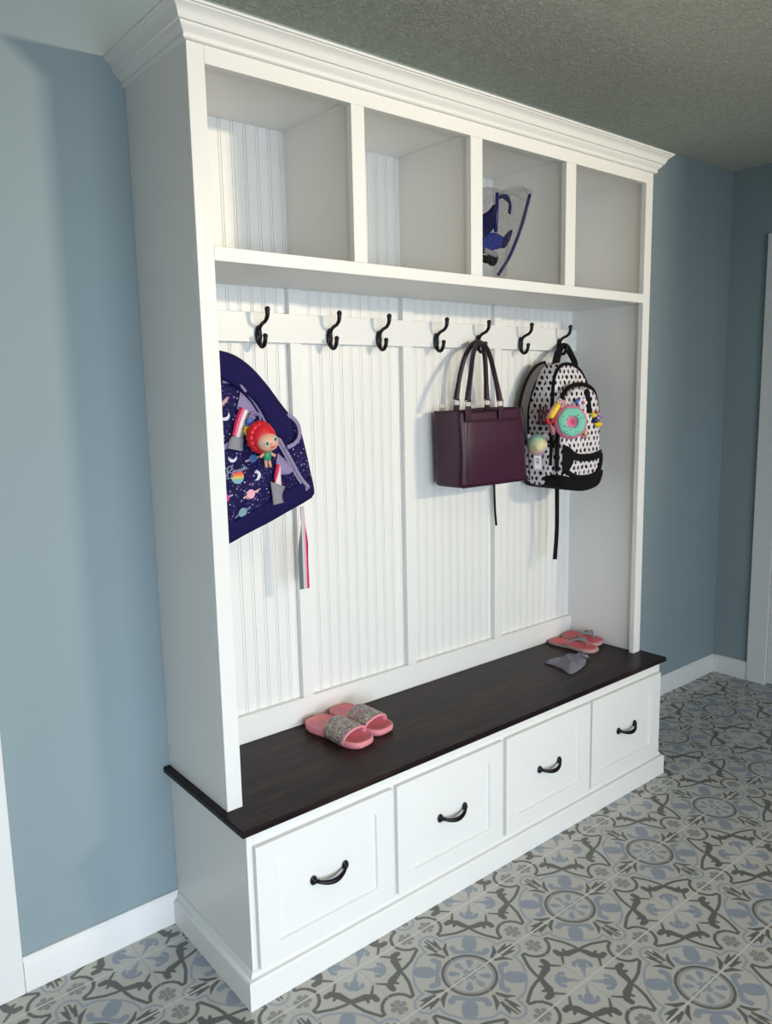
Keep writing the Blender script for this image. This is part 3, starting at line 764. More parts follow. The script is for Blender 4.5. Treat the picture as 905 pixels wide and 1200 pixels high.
# ================================================================== white backpack with black spots
def spot_mat():
    t = NT('white_cloth_black_spots', .8, .2); o = t.obj(); x, y, z = t.sep(o)
    x2 = t.math('ADD', x, t.math('MULTIPLY', y, -1.0))
    row = t.math('FLOOR', t.math('MULTIPLY', z, 1/.0200))
    odd = t.math('MULTIPLY', t.math('FLOORED_MODULO', row, 2.0), .5)
    nz = t.math('MULTIPLY', t.math('SUBTRACT', t.noise(o, 40, 1), .5), .9)
    u = t.math('ADD', t.math('ADD', t.math('MULTIPLY', x2, 1/.0250), odd), nz)
    fu = t.math('SUBTRACT', t.math('FRACT', u), .5); fz = t.math('SUBTRACT', t.math('FRACT', t.math('MULTIPLY', z, 1/.0200)), .5)
    d = t.vec('LENGTH', t.xyz(t.math('MULTIPLY', fu, 1.35), t.math('MULTIPLY', fz, .8)))
    d = t.math('SUBTRACT', d, .30)
    base = t.mix(t.noise(o, 8, 2), lin('#d8d2d5'), lin('#e4dfe1'))
    t.col(t.mix(t.mask(d, .08), base, lin('#131114'))); t.bump(t.noise(o, 25, 3), .4, .006); return t.m
M_['spot'] = spot_mat()
pack = thing('backpack', 'white backpack with black spots and black trim hanging against the right side panel', 'backpack', (1.53, -.10, 1.30))
out = [(1.440, 1.102), (1.535, 1.088), (1.625, 1.100), (1.655, 1.135), (1.662, 1.22), (1.662, 1.32), (1.652, 1.41), (1.630, 1.48), (1.595, 1.525), (1.545, 1.540), (1.495, 1.532), (1.455, 1.500), (1.428, 1.43), (1.412, 1.33), (1.405, 1.22), (1.410, 1.135)]
d2 = [(v.x, v.y) for v in smooth_pts([(a, b, 0) for a, b in out], 4, True)]
def lean(x, z): return .045*max(0, (z-1.34)/.2)   # the top leans back to the wall
puff(MB(), d2, -.165, -.040, .016, .006, 10, edge=.5, wr=.010, yfun=lambda x, z: .03*max(0, (z-1.36)/.18)).build('body', 'spot', pack)
# front pocket
po = [(1.425, 1.112), (1.53, 1.098), (1.62, 1.110), (1.640, 1.16), (1.640, 1.30), (1.628, 1.39), (1.595, 1.438), (1.53, 1.450), (1.470, 1.436), (1.435, 1.385), (1.420, 1.28), (1.416, 1.17)]
d3 = [(v.x, v.y) for v in smooth_pts([(a, b, 0) for a, b in po], 4, True)]
puff(MB(), d3, -.205, -.150, .018, .0, 10, edge=.3, wr=.008).build('front_pocket', 'spot', pack)
# black bottom
bt = [(1.412, 1.148), (1.414, 1.120), (1.440, 1.096), (1.53, 1.082), (1.612, 1.092), (1.640, 1.118), (1.646, 1.150), (1.60, 1.128), (1.53, 1.120), (1.46, 1.128)]
d4 = [(v.x, v.y) for v in smooth_pts([(a, b, 0) for a, b in bt], 4, True)]
puff(MB(), d4, -.216, -.036, .004, .004, 5, edge=.3).build('bottom_panel', 'blackweb', pack)
def on_pocket(x, z): return -.2055-.018*max(0, 1-(max(abs(x-1.53)/.112, abs(z-1.275)/.175))**2.6)-.003
arch1 = [(1.412, 1.16), (1.415, 1.30), (1.428, 1.40), (1.462, 1.448), (1.53, 1.463), (1.60, 1.450), (1.636, 1.40), (1.647, 1.30), (1.645, 1.16)]
mb = MB(); mb.tube(smooth_pts([(a, -.190, b) for a, b in arch1], 6), .0075, 8); mb.build('piping', 'blackweb', pack)
arch2 = [(1.409, 1.18), (1.415, 1.33), (1.432, 1.43), (1.458, 1.497), (1.497, 1.530), (1.545, 1.537), (1.593, 1.522), (1.628, 1.478), (1.648, 1.41), (1.658, 1.30)]
mb = MB(); mb.tube(smooth_pts([(a, -.163+.03*max(0, (b-1.36)/.18), b) for a, b in arch2], 6), .0065, 8); mb.build('piping', 'blackweb', pack)
mb = MB(); mb.strap([(1.548, on_pocket(1.548, b)-.001, b) for b in (1.445, 1.42, 1.40, 1.38, 1.36)], .024, .003, (0, 1, 0)); mb.build('zipper_flap', 'blackweb', pack)
mb = MB(); mb.strap(smooth_pts([(a, on_pocket(a, b)-.003, b) for a, b in ((1.418, 1.218), (1.45, 1.214), (1.50, 1.205), (1.56, 1.203), (1.60, 1.207), (1.644, 1.212))], 5), .026, .003, (0, 1, 0))
mb.build('webbing_band', 'blackweb', pack)
gridpatch(MB(), [(1.417, 1.255), (1.44, 1.245), (1.470, 1.222)], 0, [(1.415, 1.15), (1.435, 1.158), (1.455, 1.185)], 0, lambda x, z: on_pocket(x, z)-.004, .002, n=5).build('trim_patch', 'blackweb', pack)
mb = MB(); mb.tube(smooth_pts([(a, on_pocket(a, b)-.002, b) for a, b in ((1.425, 1.17), (1.47, 1.140), (1.53, 1.130), (1.60, 1.137), (1.636, 1.17), (1.640, 1.21))], 5), .010, 8, flat=.5, up=(0, 1, 0)); mb.build('piping', 'blackweb', pack)
# left shoulder strap curving out at the back and the grab loop
pts = smooth_pts([(1.497, -.070, 1.530), (1.455, -.065, 1.515), (1.415, -.060, 1.465), (1.385, -.060, 1.39), (1.382, -.060, 1.31), (1.392, -.06, 1.25)], 6)
ss = MB().strap(pts, .045, .008, (.55, 1, 0)).build('shoulder_strap', 'blackweb', pack, bevel=.003)
MB().strap([p+Vector((-.003, -.005, 0)) for p in pts[2:-2]], .026, .003, (.55, 1, 0)).build('strap_mesh', 'mesh', ss, loc=(0, 0, 0))
pts = smooth_pts([(1.575, -.085, 1.525), (1.625, -.075, 1.510), (1.668, -.070, 1.455), (1.690, -.062, 1.40)], 6)
MB().strap(pts, .040, .007, (-.3, 1, .2)).build('shoulder_strap', 'mesh', pack, bevel=.003)
pts = smooth_pts([(1.505, -.105, 1.528), (1.530, -.090, 1.560), (1.575, -.068, 1.592), (1.600, -.062, 1.6055), (1.622, -.064, 1.602), (1.632, -.075, 1.575), (1.622, -.10, 1.545), (1.600, -.12, 1.522)], 6)
MB().tube(pts, [.015]*10+[.012]*(len(pts)-10), 10, flat=.3, up=(-.55, -.8, .1)).build('grab_loop', 'blackweb', pack)
# side bottle pocket and dangling webbing
mb = MB(); mb.strap([(1.402, -.19, 1.262), (1.399, -.12, 1.266), (1.402, -.05, 1.262)], .010, .004, (1, 0, 0)); mb.build('side_pocket_binding', 'blackweb', pack)
wt = MB().strap(smooth_pts([(1.515, -.11, 1.095), (1.517, -.11, 1.0), (1.517, -.11, .92), (1.505, -.112, .815)], 5), .021, .003, (0, 1, 0)).build('webbing_tail', 'blackweb', pack)
MB().strap([(1.505, -.112, .817), (1.5035, -.112, .807)], .023, .004, (0, 1, 0)).build('tail_end', 'whitep', wt, loc=(0, 0, 0))

# ---- charms on the white backpack
def frame_at(c, normal):
    n_ = Vector(normal).normalized(); r_ = Vector((0, 0, 1)).cross(n_).normalized(); u_ = n_.cross(r_)
    return lambda a, b, c_=0: Vector(c)+r_*a+u_*b+n_*c_
(cx_, cz_), = [(1.3895, 1.3361)]
dn = thing('plush_doughnut', 'round pink plush doughnut with teal icing hanging on the white backpack', 'plush charm', (cx_, -.262, cz_))
fr = frame_at((cx_, -.262, cz_), (-.55, -.83, .05))
def torus(fr, R, r, flat=.75, n=32, m=14, k0=0, k1=None, off=0):
    vs = []; m_ = m
    for i in range(n):
        a = 2*PI*i/n
        for j in range(m_):
            b = 2*PI*j/m_; vs.append(fr((R+r*math.cos(b))*math.cos(a), (R+r*math.cos(b))*math.sin(a), off+r*flat*math.sin(b)))
    fs = [(i*m_+j, i*m_+(j+1) % m_, ((i+1) % n)*m_+(j+1) % m_, ((i+1) % n)*m_+j) for i in range(n) for j in range(m_)]
    return vs, fs
vs, fs = torus(fr, .0315, .0275); MB().add(vs, fs, 0, True).build('dough', plain('pink_plush', '#dc7f9c', .8, .2, bump=.4, bscale=300), dn)
# icing: wavy cap on the front
vs = []; n1, m1 = 48, 8
for i in range(n1):
    a = 2*PI*i/n1; wv = 1+.07*math.sin(7*a)+.04*math.sin(11*a+1)
    for j in range(m1+1):
        b = -.15*PI+ (.5*PI+.15*PI+.30*PI)*0 + PI*(.41+.40*(j/m1))*1.0
        rr_ = .0315+.0288*math.cos(b)*(wv if math.cos(b) > 0 else 1)*.86
        vs.append(fr(rr_*math.cos(a), rr_*math.sin(a), .0285*.75*math.sin(b)+.0012))
fs = [(i*(m1+1)+j, i*(m1+1)+j+1, ((i+1) % n1)*(m1+1)+j+1, ((i+1) % n1)*(m1+1)+j) for i in range(n1) for j in range(m1)]
ic = MB().add(vs, fs, 0, True).build('icing', plain('teal_icing', '#7cc7b0', .6, .3), dn, solid=.0012)
mb = MB()
for k in range(26):
    a = random.uniform(0, 2*PI); R_ = random.uniform(.020, .043); q = fr(R_*math.cos(a), R_*math.sin(a), .0225); b = random.uniform(0, PI)
    e = fr(R_*math.cos(a)+.004*math.cos(b), R_*math.sin(a)+.004*math.sin(b), .0225); mb.tube([q, e], .0012, 5)
mb.build('sprinkles', 'leatherdark', ic, loc=(0, 0, 0))['kind'] = 'stuff'
MB().sphere(fr(0, 0, 0), .0075, 12, 8).build('centre', 'hotpink', dn)
def orient(c, yaw_, pitch_=0): return Matrix.Rotation(yaw_, 3, 'Z') @ Matrix.Rotation(pitch_, 3, 'Y')
# yellow charm
(a_, b_), = [(1.3255, 1.3741)]
yc = thing('bar_charm', 'bright yellow bar charm left of the pink plush doughnut', 'keychain', (a_, -.245, b_))
f2 = frame_at((a_, -.245, b_), (-.5, -.85, 0)); ang = 1.0
p0, p1 = f2(-.016, -.022), f2(.014, .024)
MB().tube([p0, p0.lerp(p1, .1), p0.lerp(p1, .9), p1], [.009, .011, .011, .008], 12).build('bar', 'yellow', yc)
MB().tube([p0+Vector((-.012, .004, -.002)), p1+Vector((-.012, .004, -.002))], .006, 8).build('wrapper', plain('salmon_plastic', '#c98576', .5), yc)
MB().tube([f2(.018+.006*math.cos(q), .034+.008*math.sin(q), 0) for q in [2*PI*k/14 for k in range(14)]], .0018, 6, closed=True).build('ring', 'silver', yc)
# red ribbon charm
(a_, b_), = [(1.3098, 1.3403)]
rc_ = thing('ribbon_charm', 'small red ribbon charm below the yellow bar charm', 'keychain', (a_, -.24, b_))
f2 = frame_at((a_, -.24, b_), (-.5, -.85, 0))
mb = MB(); mb.tube([f2(-.016, .008), f2(-.004, -.006), f2(0, -.012)], [.008, .006, .003], 8); mb.tube([f2(.014, .012), f2(.004, -.004), f2(0, -.012)], [.006, .005, .003], 8); mb.build('bow', 'redp', rc_)
MB().tube([f2(0, -.010), f2(.008, -.026), f2(.010, -.046)], [.004, .009, .006], 8).build('tail', plain('dusty_pink_cloth', '#b07078', .7), rc_)
# pink glitter cluster above the doughnut
(a_, b_), = [(1.3615, 1.3960)]
pc_ = thing('heart_charm', 'pink heart charm above the left edge of the plush doughnut', 'keychain', (a_, -.245, b_))
f2 = frame_at((a_, -.245, b_), (-.5, -.85, 0))
mb = MB(); mb.sphere(f2(-.007, .006), (.010, .006, .010), 10, 7); mb.sphere(f2(.007, .006), (.010, .006, .010), 10, 7); mb.tube([f2(0, 0), f2(0, -.018)], [.012, .002], 9); mb.build('heart', plain('dusty_rose_glitter', '#c98a92', .4, .5, var=.3, scale=500), pc_)
# blue and white charm right above
(a_, b_), = [(1.4862, 1.3988)]
wc_ = thing('flower_charm', 'white flower charm with a pink centre above the plush doughnut', 'keychain', (a_, -.24, b_))
f2 = frame_at((a_, -.24, b_), (-.5, -.85, 0))
mb = MB()
for k in range(6): mb.sphere(f2(.011*math.cos(k*1.047), .011*math.sin(k*1.047)), (.0075, .005, .0075), 9, 6)
mb.build('petals', 'whitep', wc_); MB().sphere(f2(0, 0, .005), .0062, 10, 6).build('centre', 'hotpink', wc_)
MB().sphere(f2(-.020, .006), (.009, .006, .010), 10, 6).build('blue_bead', 'blue', wc_)
# jester figure with yellow legs on the right
(a_, b_), = [(1.5732, 1.3391)]
jc = thing('jester_charm', 'small yellow and blue jester figure charm right of the plush doughnut', 'keychain', (a_, -.225, b_))
f2 = frame_at((a_, -.225, b_), (-.5, -.85, 0))
MB().tube([f2(-.012, .022), f2(-.002, .014), f2(.002, .006)], [.008, .010, .009], 10).build('shirt', 'yellow', jc)
MB().tube([f2(0, .006), f2(.006, -.006), f2(.008, -.012)], [.010, .012, .010], 10).build('trousers', 'darkblue', jc)
for q, e in (((.004, -.014), (.020, -.026)), ((.010, -.012), (.030, -.022))):
    MB().tube([f2(*q), f2((q[0]+e[0])/2, (q[1]+e[1])/2-.001), f2(*e)], [.0065, .006, .0075], 9).build('leg', 'yellow', jc)
MB().tube([f2(.006, .022), f2(.020, .026)], [.006, .002], 8).build('hat', 'redp', jc)
MB().tube([f2(.014, .010), f2(.030, .006), f2(.044, .008)], [.003, .004, .002], 7).build('ribbon', 'purple', jc)
# gold bow below
(a_, b_), = [(1.5109, 1.2904)]
gc = thing('glitter_charm', 'pale gold glitter charm below the right edge of the plush doughnut', 'keychain', (a_, -.235, b_))
f2 = frame_at((a_, -.235, b_), (-.5, -.85, 0))
MB().tube([f2(.002, .018), f2(0, .004), f2(.004, -.016)], [.004, .0085, .004], 9).build('drop', 'gold', gc)
MB().tube([f2(-.012, -.006), f2(-.006, -.012), f2(-.010, -.018)], [.004, .006, .003], 8).build('pink_drop', plain('dusty_pink_glitter', '#b97f92', .4), gc)
# maroon tassels on the strap side
(a_, b_), = [(1.3853, 1.3538)]
tc = thing('tassel_charm', 'maroon bead tassel hanging on the side of the white backpack above the pastel ball', 'keychain', (a_, -.13, b_))
mb = MB()
for k in range(3): mb.tube(smooth_pts([(a_+.003*k, -.135-.012*k, b_+.035), (a_-.006+.002*k, -.135-.012*k, b_), (a_-.002, -.135-.012*k, b_-.03)], 5), .0042, 7)
mb.build('tassel', 'maroon', tc)
# pastel squishy ball with a white tag
def pastel():
    t = NT('pastel_squishy', .6, .3); x, y, z = t.sep(t.obj()); bx, bz = BALL
    f = t.math('ADD', t.math('MULTIPLY', t.math('SUBTRACT', z, bz), 9), t.math('MULTIPLY', t.math('SUBTRACT', y, -.155), 6)); f = t.math('ADD', f, .5, clamp=True)
    t.col(t.ramp(f, [(0, '#c78fae'), (.35, '#d8cf9a'), (.6, '#9fc4a8'), (.85, '#8f9fc0'), (1, '#b79ac8')])); return t.m
(a_, b_), = [(1.3448, 1.2576)]
BALL = (a_, b_)
sc_ = thing('squishy_ball', 'round pastel squishy ball charm with a white tag on the side of the white backpack', 'plush charm', (a_, -.155, b_))
f2 = frame_at((a_, -.155, b_), (-.75, -.65, 0))
MB().sphere(f2(0, 0), (.036, .036, .038), 22, 14).build('ball', pastel(), sc_)
MB().sphere(f2(.002, -.004, .017), (.022, .022, .022), 16, 10).build('belly', plain('cream_plush', '#d8d0a4', .6), sc_)
M_['ear'] = plain('pale_ear', '#bdb7ae', .6)
for q in ((-.028, .028), (.026, .030)): MB().sphere(f2(*q), .010, 10, 7).build('ear', 'ear', sc_)
tg = MB(); q = [f2(-.010, -.038, .006), f2(.014, -.038, .008), f2(.016, -.085, .010), f2(-.008, -.086, .008)]
tg.add(q+[p+Vector((.001, .001, 0)) for p in q], [(0, 1, 2, 3), (7, 6, 5, 4), (0, 4, 5, 1), (1, 5, 6, 2), (2, 6, 7, 3), (3, 7, 4, 0)]); tgo = tg.build('tag', 'whitep', sc_)
mb = MB()
for k in range(4): mb.tube([f2(-.002+.005*(k % 2), -.048-.006*k, .0105), f2(.008, -.050-.006*k, .0108)], .0013, 5)
mb.build('tag_print', plain('tag_ink', '#5a5a72', .7), tgo, loc=(0, 0, 0))

# ================================================================== slides with glitter straps
def glitter():
    t = NT('rainbow_glitter', .35, .6, .25); o = t.obj()
    v = t.n('ShaderNodeTexVoronoi'); v.inputs['Scale'].default_value = 260; t.put(v.inputs['Vector'], o)
    h = t.n('ShaderNodeSeparateColor'); t.put(h.inputs[0], v.outputs['Color'])
    col = t.ramp(h.outputs[0], [(0, '#d0b824'), (.2, '#5fa893'), (.38, '#e6d6c4'), (.55, '#7f62ad'), (.7, '#a58a5e'), (.85, '#d0708a'), (1, '#3f6a90')])
    t.col(t.mix(t.math('MULTIPLY', h.outputs[1], .6), col, lin('#3a363c'))); t.bump(h.outputs[2], .8, .0015); return t.m
M_['glitter'] = glitter()
def foot_outline(L, Wd, n=44, waist=.12):
    """sole outline, heel at v=0, toe at v=L"""
    ctl = [(0, 0), (.36, .015), (.50, .10), (.50, .25), (.43, .42), (.47, .60), (.545, .76), (.50, .90), (.30, .985), (0, 1.0), (-.28, .985), (-.47, .90), (-.53, .76), (-.48, .60), (-.44, .42), (-.49, .25), (-.49, .10), (-.34, .015)]
    return [(p.x*Wd, p.y*L) for p in smooth_pts([(a, b, 0) for a, b in ctl], 3, True)]
def place2(ox, oy, ax, ay):
    """local (u across, v along) to the room: v axis points from heel to toe"""
    d = Vector((ax-ox, ay-oy)).normalized(); r_ = Vector((-d.y, d.x))
    return lambda u, v, z: (ox+r_.x*u+d.x*v, oy+r_.y*u+d.y*v, z)
def slide(label, heel, toe, Wd=.086):
    L = math.dist(heel, toe); f = place2(*heel, *toe); z0 = HB+.0005
    t = thing('slide_sandal', label, 'sandal', (heel[0], heel[1], HB), 'pink slides with glitter straps')
    out = foot_outline(L, Wd); n = len(out)
    cx = 0; cy = L*.5
    def lev(s, z, dz=0): return [f(u*s, cy+(v-cy)*s, z+dz*(1-v/L)) for u, v in out]
    layers = [lev(.93, z0), lev(.985, z0+.006), lev(1.0, z0+.012, .004), lev(.995, z0+.0185, .007), lev(.965, z0+.021, .008), lev(.93, z0+.0195, .008), lev(.88, z0+.0155, .007), lev(.5, z0+.015, .007), lev(.05, z0+.015, .007)]
    vs = [p for l in layers for p in l]
    fs = [(i*n+k, i*n+(k+1) % n, (i+1)*n+(k+1) % n, (i+1)*n+k) for i in range(len(layers)-1) for k in range(n)]+[tuple(range(n))[::-1], tuple((len(layers)-1)*n+k for k in range(n))]
    MB().add(vs, fs, 0, True).build('sole', 'pink', t)
    # strap: arch across the forefoot
    nu, nv = 22, 6; v0, v1 = .45*L, .76*L
    def sp_(a, b, off=0):
        ang = PI*a; hw = Wd*.505*(1+.04*b); hh = .040+.006*(1-b)
        vv = v0+(v1-v0)*b+(.014*math.sin(ang) if b > .5 else -.004*math.sin(ang))*abs(2*b-1)
        return Vector(f(-math.cos(ang)*(hw+off), vv, z0+.008+(hh+off)*math.sin(ang)**.75))
    for nm, mt, i0, i1, off in (('strap', 'glitter', 0, nu, .002),):
        vs = [sp_(i/nu, j/nv, off) for i in range(nu+1) for j in range(nv+1)]
        fs = [(i*(nv+1)+j, (i+1)*(nv+1)+j, (i+1)*(nv+1)+j+1, i*(nv+1)+j+1) for i in range(nu) for j in range(nv)]
        st_ = MB().add(vs, fs, 0, True).build(nm, mt, t, solid=.004)
    vs = [sp_(i/nu, -.02+1.04*j/nv, -.002) for i in range(nu+1) for j in range(nv+1)]
    MB().add(vs, fs, 0, True).build('strap_lining', 'pinkedge', st_, loc=(0, 0, 0), solid=.004)
    for b in (-.02, 1.02):
        MB().tube([sp_(i/nu, b, 0) for i in range(nu+1)], .0032, 7).build('strap_edge', 'pinkedge', st_, loc=(0, 0, 0))
slide('pink slide with a glitter strap, the front one of the pair on the bench', (.436, -.050), (.466, -.283))
slide('pink slide with a glitter strap, the rear one of the pair nearer the middle', (.538, -.032), (.562, -.255))

# ================================================================== flip-flops
M_['coral'] = plain('coral_footbed', '#d9636a', .6, .3, var=.06)
M_['solegrey'] = plain('pale_sole', '#b49a94', .6)
M_['strapgrey'] = plain('grey_strap', '#84868c', .5, .4, var=.2, scale=300)
def flip(label, heel, toe, Wd=.072, tilt=0, lift=0):
    L = math.dist(heel, toe); f0 = place2(*heel, *toe); z0 = HB+.0005
    t = thing('flip_flop', label, 'sandal', (heel[0], heel[1], HB), 'coral flip-flops with grey straps')
    f = lambda u, v, z: f0(u, v, z+lift+tilt*(u+Wd*.55))
    out = foot_outline(L, Wd); n = len(out); cy = L*.5
    def lev(s, z): return [f(u*s, cy+(v-cy)*s, z) for u, v in out]
    layers = [lev(.97, z0), lev(1, z0+.003), lev(1, z0+.011), lev(.985, z0+.0125)]
    vs = [p for l in layers for p in l]
    fs = [(i*n+k, i*n+(k+1) % n, (i+1)*n+(k+1) % n, (i+1)*n+k) for i in range(3) for k in range(n)]+[tuple(range(n))[::-1], tuple(3*n+k for k in range(n))]
    MB().add(vs, fs, 0, True).build('sole', 'solegrey', t)
    a = lev(.93, z0+.0127); b = lev(.93, z0+.0142)
    MB().add(a+b, [(k, (k+1) % n, n+(k+1) % n, n+k) for k in range(n)]+[tuple(range(n, 2*n))]).build('footbed', 'coral', t)
    post = (0, .80*L, z0+.014)
    mb = MB()
    for sx in (-1, 1):
        p = smooth_pts([f(sx*Wd*.46, .40*L, z0+.012), f(sx*Wd*.42, .50*L, z0+.030), f(sx*Wd*.20, .66*L, z0+.042), f(0, .76*L, z0+.036)], 6)
        mb.strap(p, [.018-.006*i/(len(p)-1) for i in range(len(p))], .003, (0, 0, 1))
    mb.tube([f(0, .765*L, z0+.037), f(0, .79*L, z0+.026), f(0, .80*L, z0+.012)], .0028, 7)
    mb.build('thong_strap', 'strapgrey', t)
flip('coral flip-flop with grey straps lying flat, the one nearer the slides', (1.590, -.032), (1.610, -.232))
flip('coral flip-flop with grey straps, the one against the right side panel', (1.672, -.034), (1.678, -.205), tilt=.10, lift=.004, Wd=.066)

# ================================================================== crumpled grey pouch
(p_c) = (1.44, -.245)
pou = thing('cloth_pouch', 'small crumpled grey speckled cloth pouch lying on the bench before the flip-flops', 'pouch', (p_c[0], p_c[1], HB))
def pouch_mat():
    t = NT('grey_speckled_cloth', .9, .15); o = t.obj()
    t.col(t.mix(t.noise(o, 260, 3, .7), lin('#4a4951'), lin('#a19eac'))); t.bump(t.noise(o, 120, 3), .6, .003); return t.m
ctl = [(1.376, -.174), (1.410, -.190), (1.455, -.188), (1.500, -.192), (1.525, -.205), (1.520, -.240), (1.505, -.262), (1.455, -.290), (1.395, -.306), (1.350, -.306), (1.366, -.262), (1.378, -.215)]
oo = [(p.x, p.y) for p in smooth_pts([(a, b, 0) for a, b in ctl], 4, True)]; n = len(oo)
mx, my = sum(p[0] for p in oo)/n, sum(p[1] for p in oo)/n
vs = []
R = 9
for k in range(R+1):
    s = 1-k/R*.96
    for i, (a, b) in enumerate(oo):
        X, Y = mx+(a-mx)*s, my+(b-my)*s
        Z = HB+.003+.017*(1-s**3)+.012*max(0, noise.noise(Vector((X*38, Y*38, 0))))+.020*s*s*max(0, noise.noise(Vector((X*24+4, Y*24, 3))))
        vs.append((X, Y, Z))
bot = [(a, b, HB+.0006) for a, b in oo]
vs += bot; fs = [(k*n+i, k*n+(i+1) % n, (k+1)*n+(i+1) % n, (k+1)*n+i) for k in range(R) for i in range(n)]+[tuple(R*n+i for i in range(n))]
fs += [((R+1)*n+i, (R+1)*n+(i+1) % n, (i+1) % n, i) for i in range(n)]+[tuple((R+1)*n+i for i in range(n))[::-1]]
M_['pouch'] = pouch_mat()
MB().add(vs, fs, 0, True).build('body', 'pouch', pou)
mb = MB()
for k in range(7):
    a = -.9+k*.3; c0 = Vector((1.505, -.232, HB+.010)); mb.tube([c0, c0+Vector((.018*math.cos(a), .018*math.sin(a), .004)), c0+Vector((.030*math.cos(a), .030*math.sin(a)*1.1, -.002+.004*(k % 2)))], [.004, .005, .004], 7)
mb.build('gathered_end', 'pouch', pou)

# ================================================================== clear swim bag in the third cubby
def vinyl():
    m = bpy.data.materials.new('clear_vinyl'); m.use_nodes = True; t = m.node_tree
    for x in list(t.nodes): t.nodes.remove(x)
    o = t.nodes.new('ShaderNodeOutputMaterial'); mx_ = t.nodes.new('ShaderNodeMixShader'); tr = t.nodes.new('ShaderNodeBsdfTransparent'); gl = t.nodes.new('ShaderNodeBsdfGlossy')
    tr.inputs[0].default_value = (.985, .987, .99, 1); gl.inputs['Roughness'].default_value = .12
    fr_ = t.nodes.new('ShaderNodeFresnel'); fr_.inputs[0].default_value = 1.28
    ns = t.nodes.new('ShaderNodeTexNoise'); ns.inputs['Scale'].default_value = 22; ns.inputs['Distortion'].default_value = 1.5
    bp = t.nodes.new('ShaderNodeBump'); bp.inputs['Strength'].default_value = .8; bp.inputs['Distance'].default_value = .02
    t.links.new(ns.outputs[0], bp.inputs['Height']); t.links.new(bp.outputs[0], gl.inputs['Normal']); t.links.new(bp.outputs[0], fr_.inputs['Normal'])
    k_ = t.nodes.new('ShaderNodeMath'); k_.operation = 'MULTIPLY'; k_.inputs[1].default_value = .6; t.links.new(fr_.outputs[0], k_.inputs[0]); t.links.new(k_.outputs[0], mx_.inputs[0]); t.links.new(tr.outputs[0], mx_.inputs[1]); t.links.new(gl.outputs[0], mx_.inputs[2]); t.links.new(mx_.outputs[0], o.inputs[0]); return m
M_['vinyl'] = vinyl()
M_['midblue'] = cloth('mid_blue_cloth', '#22307c', bs=300, b=.6, var=.25)
YB = -.225; ZF = ZS0+.0225
sb = thing('swim_bag', 'clear vinyl swim bag with dark blue piping standing in the third cubby', 'bag', (1.06, YB, ZF))
rt = [(1.1889, 2.0508), (1.1573, 1.9780), (1.1258, 1.9109), (1.0868, 1.8487), (1.0405, 1.7968)]
lf = [(1.0636, 2.0436), (1.0599, 1.9833), (1.0561, 1.9278)]
zb = ZF+.001
outb = [(.945, zb), (1.06, zb)]+[(a, max(b, zb+.004)) for a, b in rt[::-1]]+[(1.1775, 2.0644), (1.1296, 2.0627), (1.0905, 2.0523), (1.0636, 2.0436)]+[(.95, lf[0][1]-.01), (.935, 1.93), (.935, 1.80)]
dd = [(v.x, v.y) for v in smooth_pts([(a, b, 0) for a, b in outb], 3, True)]
dd = [(a, max(b, zb)) for a, b in dd]
puff(MB(), dd, YB-.034, YB+.060, .014, .012, 8, edge=.1, wr=.010).build('clear_body', 'vinyl', sb)
mb = MB(); mb.tube(smooth_pts([(a, YB-.030, max(b, zb+.006)) for a, b in [(1.1789, 2.0484), (1.1515, 1.9765), (1.1201, 1.9096), (1.0812, 1.8475), (1.0350, 1.7958)]], 6), .0052, 8); mb.build('piping', 'darkblue', sb)
mb = MB(); mb.tube([(a, YB-.046, b) for a, b in [(1.0134, 2.0275), (1.0097, 1.9689), (1.0061, 1.9148)]], .0055, 8); mb.build('piping', 'darkblue', sb)
mb = MB(); mb.tube(smooth_pts([(a, YB-.028, b) for a, b in [(1.0459, 2.0303), (1.0802, 2.0522), (1.1190, 2.0652), (1.1506, 2.0672), (1.1709, 2.0473)]], 5), .0011, 5)
mb.tube(smooth_pts([(a, YB+.02, b) for a, b in [(1.0906, 2.0348), (1.1296, 2.0527), (1.1695, 2.0556), (1.2022, 2.0447)]], 5), .001, 5); mb.build('rim_wire', 'strapgrey', sb)
M_['navyvinyl'] = plain('navy_strap', '#15164a', .7, .2)
mb = MB(); mb.tube(smooth_pts([(a, YB-.030, b) for a, b in [(1.0309, 2.0185), (1.0535, 2.0264), (1.0765, 2.0221), (1.0881, 2.0063), (1.0844, 1.9809)]], 5), [.006]*6+[.008, .009, .010]+[.0115]*12, 10, flat=.25, up=(.4, -1, 0)); mb.build('carry_handle', 'navyvinyl', sb)
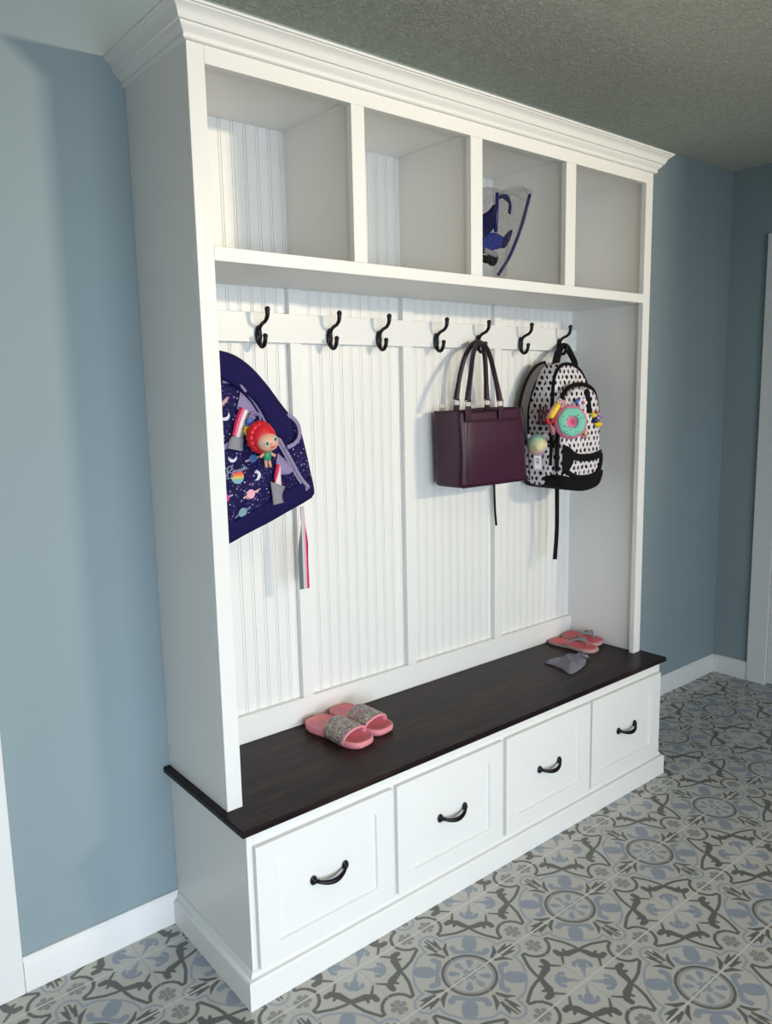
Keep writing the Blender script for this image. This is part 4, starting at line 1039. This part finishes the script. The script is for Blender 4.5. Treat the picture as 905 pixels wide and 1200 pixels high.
gog = thing('swim_mask', 'dark blue swim goggles with a black frame inside the clear swim bag', 'swim goggles', (1.01, YB, ZF+.02))
mb = MB()
gp = [(1.0249, 1.8431), (1.0401, 1.8596), (1.0555, 1.8508), (1.0440, 1.8346)]
mb.tube(smooth_pts([(a, YB+.0, b) for a, b in gp], 5, True), .009, 8, closed=True); mb.tube([(gp[0][0], YB, gp[0][1]), (gp[0][0]-.032, YB+.01, gp[0][1]+.004)], .012, 8); mb.build('frame', 'blackweb', gog)
mb = MB(); mb.tube(smooth_pts([(a, YB-.012, b) for a, b in [(0.9934, 1.8671), (1.0196, 1.8621), (1.0462, 1.8569)]], 5), .009, 8, flat=.5, up=(0, 1, 0)); mb.build('headband', 'strapgrey', gog)
tw = thing('folded_towel', 'dark blue folded towel inside the clear swim bag above the goggles', 'towel', (1.0, YB, ZF+.1))
def fold(pts, y, th, wr=.006): return puff(MB(), [(v.x, v.y) for v in smooth_pts([(a, b, 0) for a, b in pts], 4, True)], y-th, y+th, th, th, 6, edge=.3, wr=wr)
M_['navyfold'] = cloth('navy_towel', '#14154c', bs=300, b=.6, var=.25)
fold([(0.9804, 1.9557), (1.0251, 1.9858), (1.0554, 2.0096), (1.0631, 1.9805), (1.0555, 1.9495), (1.0100, 1.9119), (0.9728, 1.8882)], YB-.002, .006).build('upper_fold', 'navyfold', tw)
fold([(0.9727, 1.8758), (0.9950, 1.9129), (1.0402, 1.9252), (1.0747, 1.9238), (1.1021, 1.9114), (1.0904, 1.8872), (1.0555, 1.8762), (1.0174, 1.8626)], YB+.010, .008).build('lower_fold', 'midblue', tw)
fold([(1.0864, 1.9047), (1.1059, 1.9272), (1.1296, 1.9425), (1.1257, 1.9216), (1.1139, 1.8998), (1.0982, 1.8854), (1.0865, 1.8869)], YB, .003, .01).build('end_fold', 'navyfold', tw)
slab(MB(), [(.965, ZF+.008), (1.035, ZF+.008), (1.038, ZF+.024), (.965, ZF+.028)], YB, .012).build('bottom_fold', 'darkblue', tw, bevel=.004)
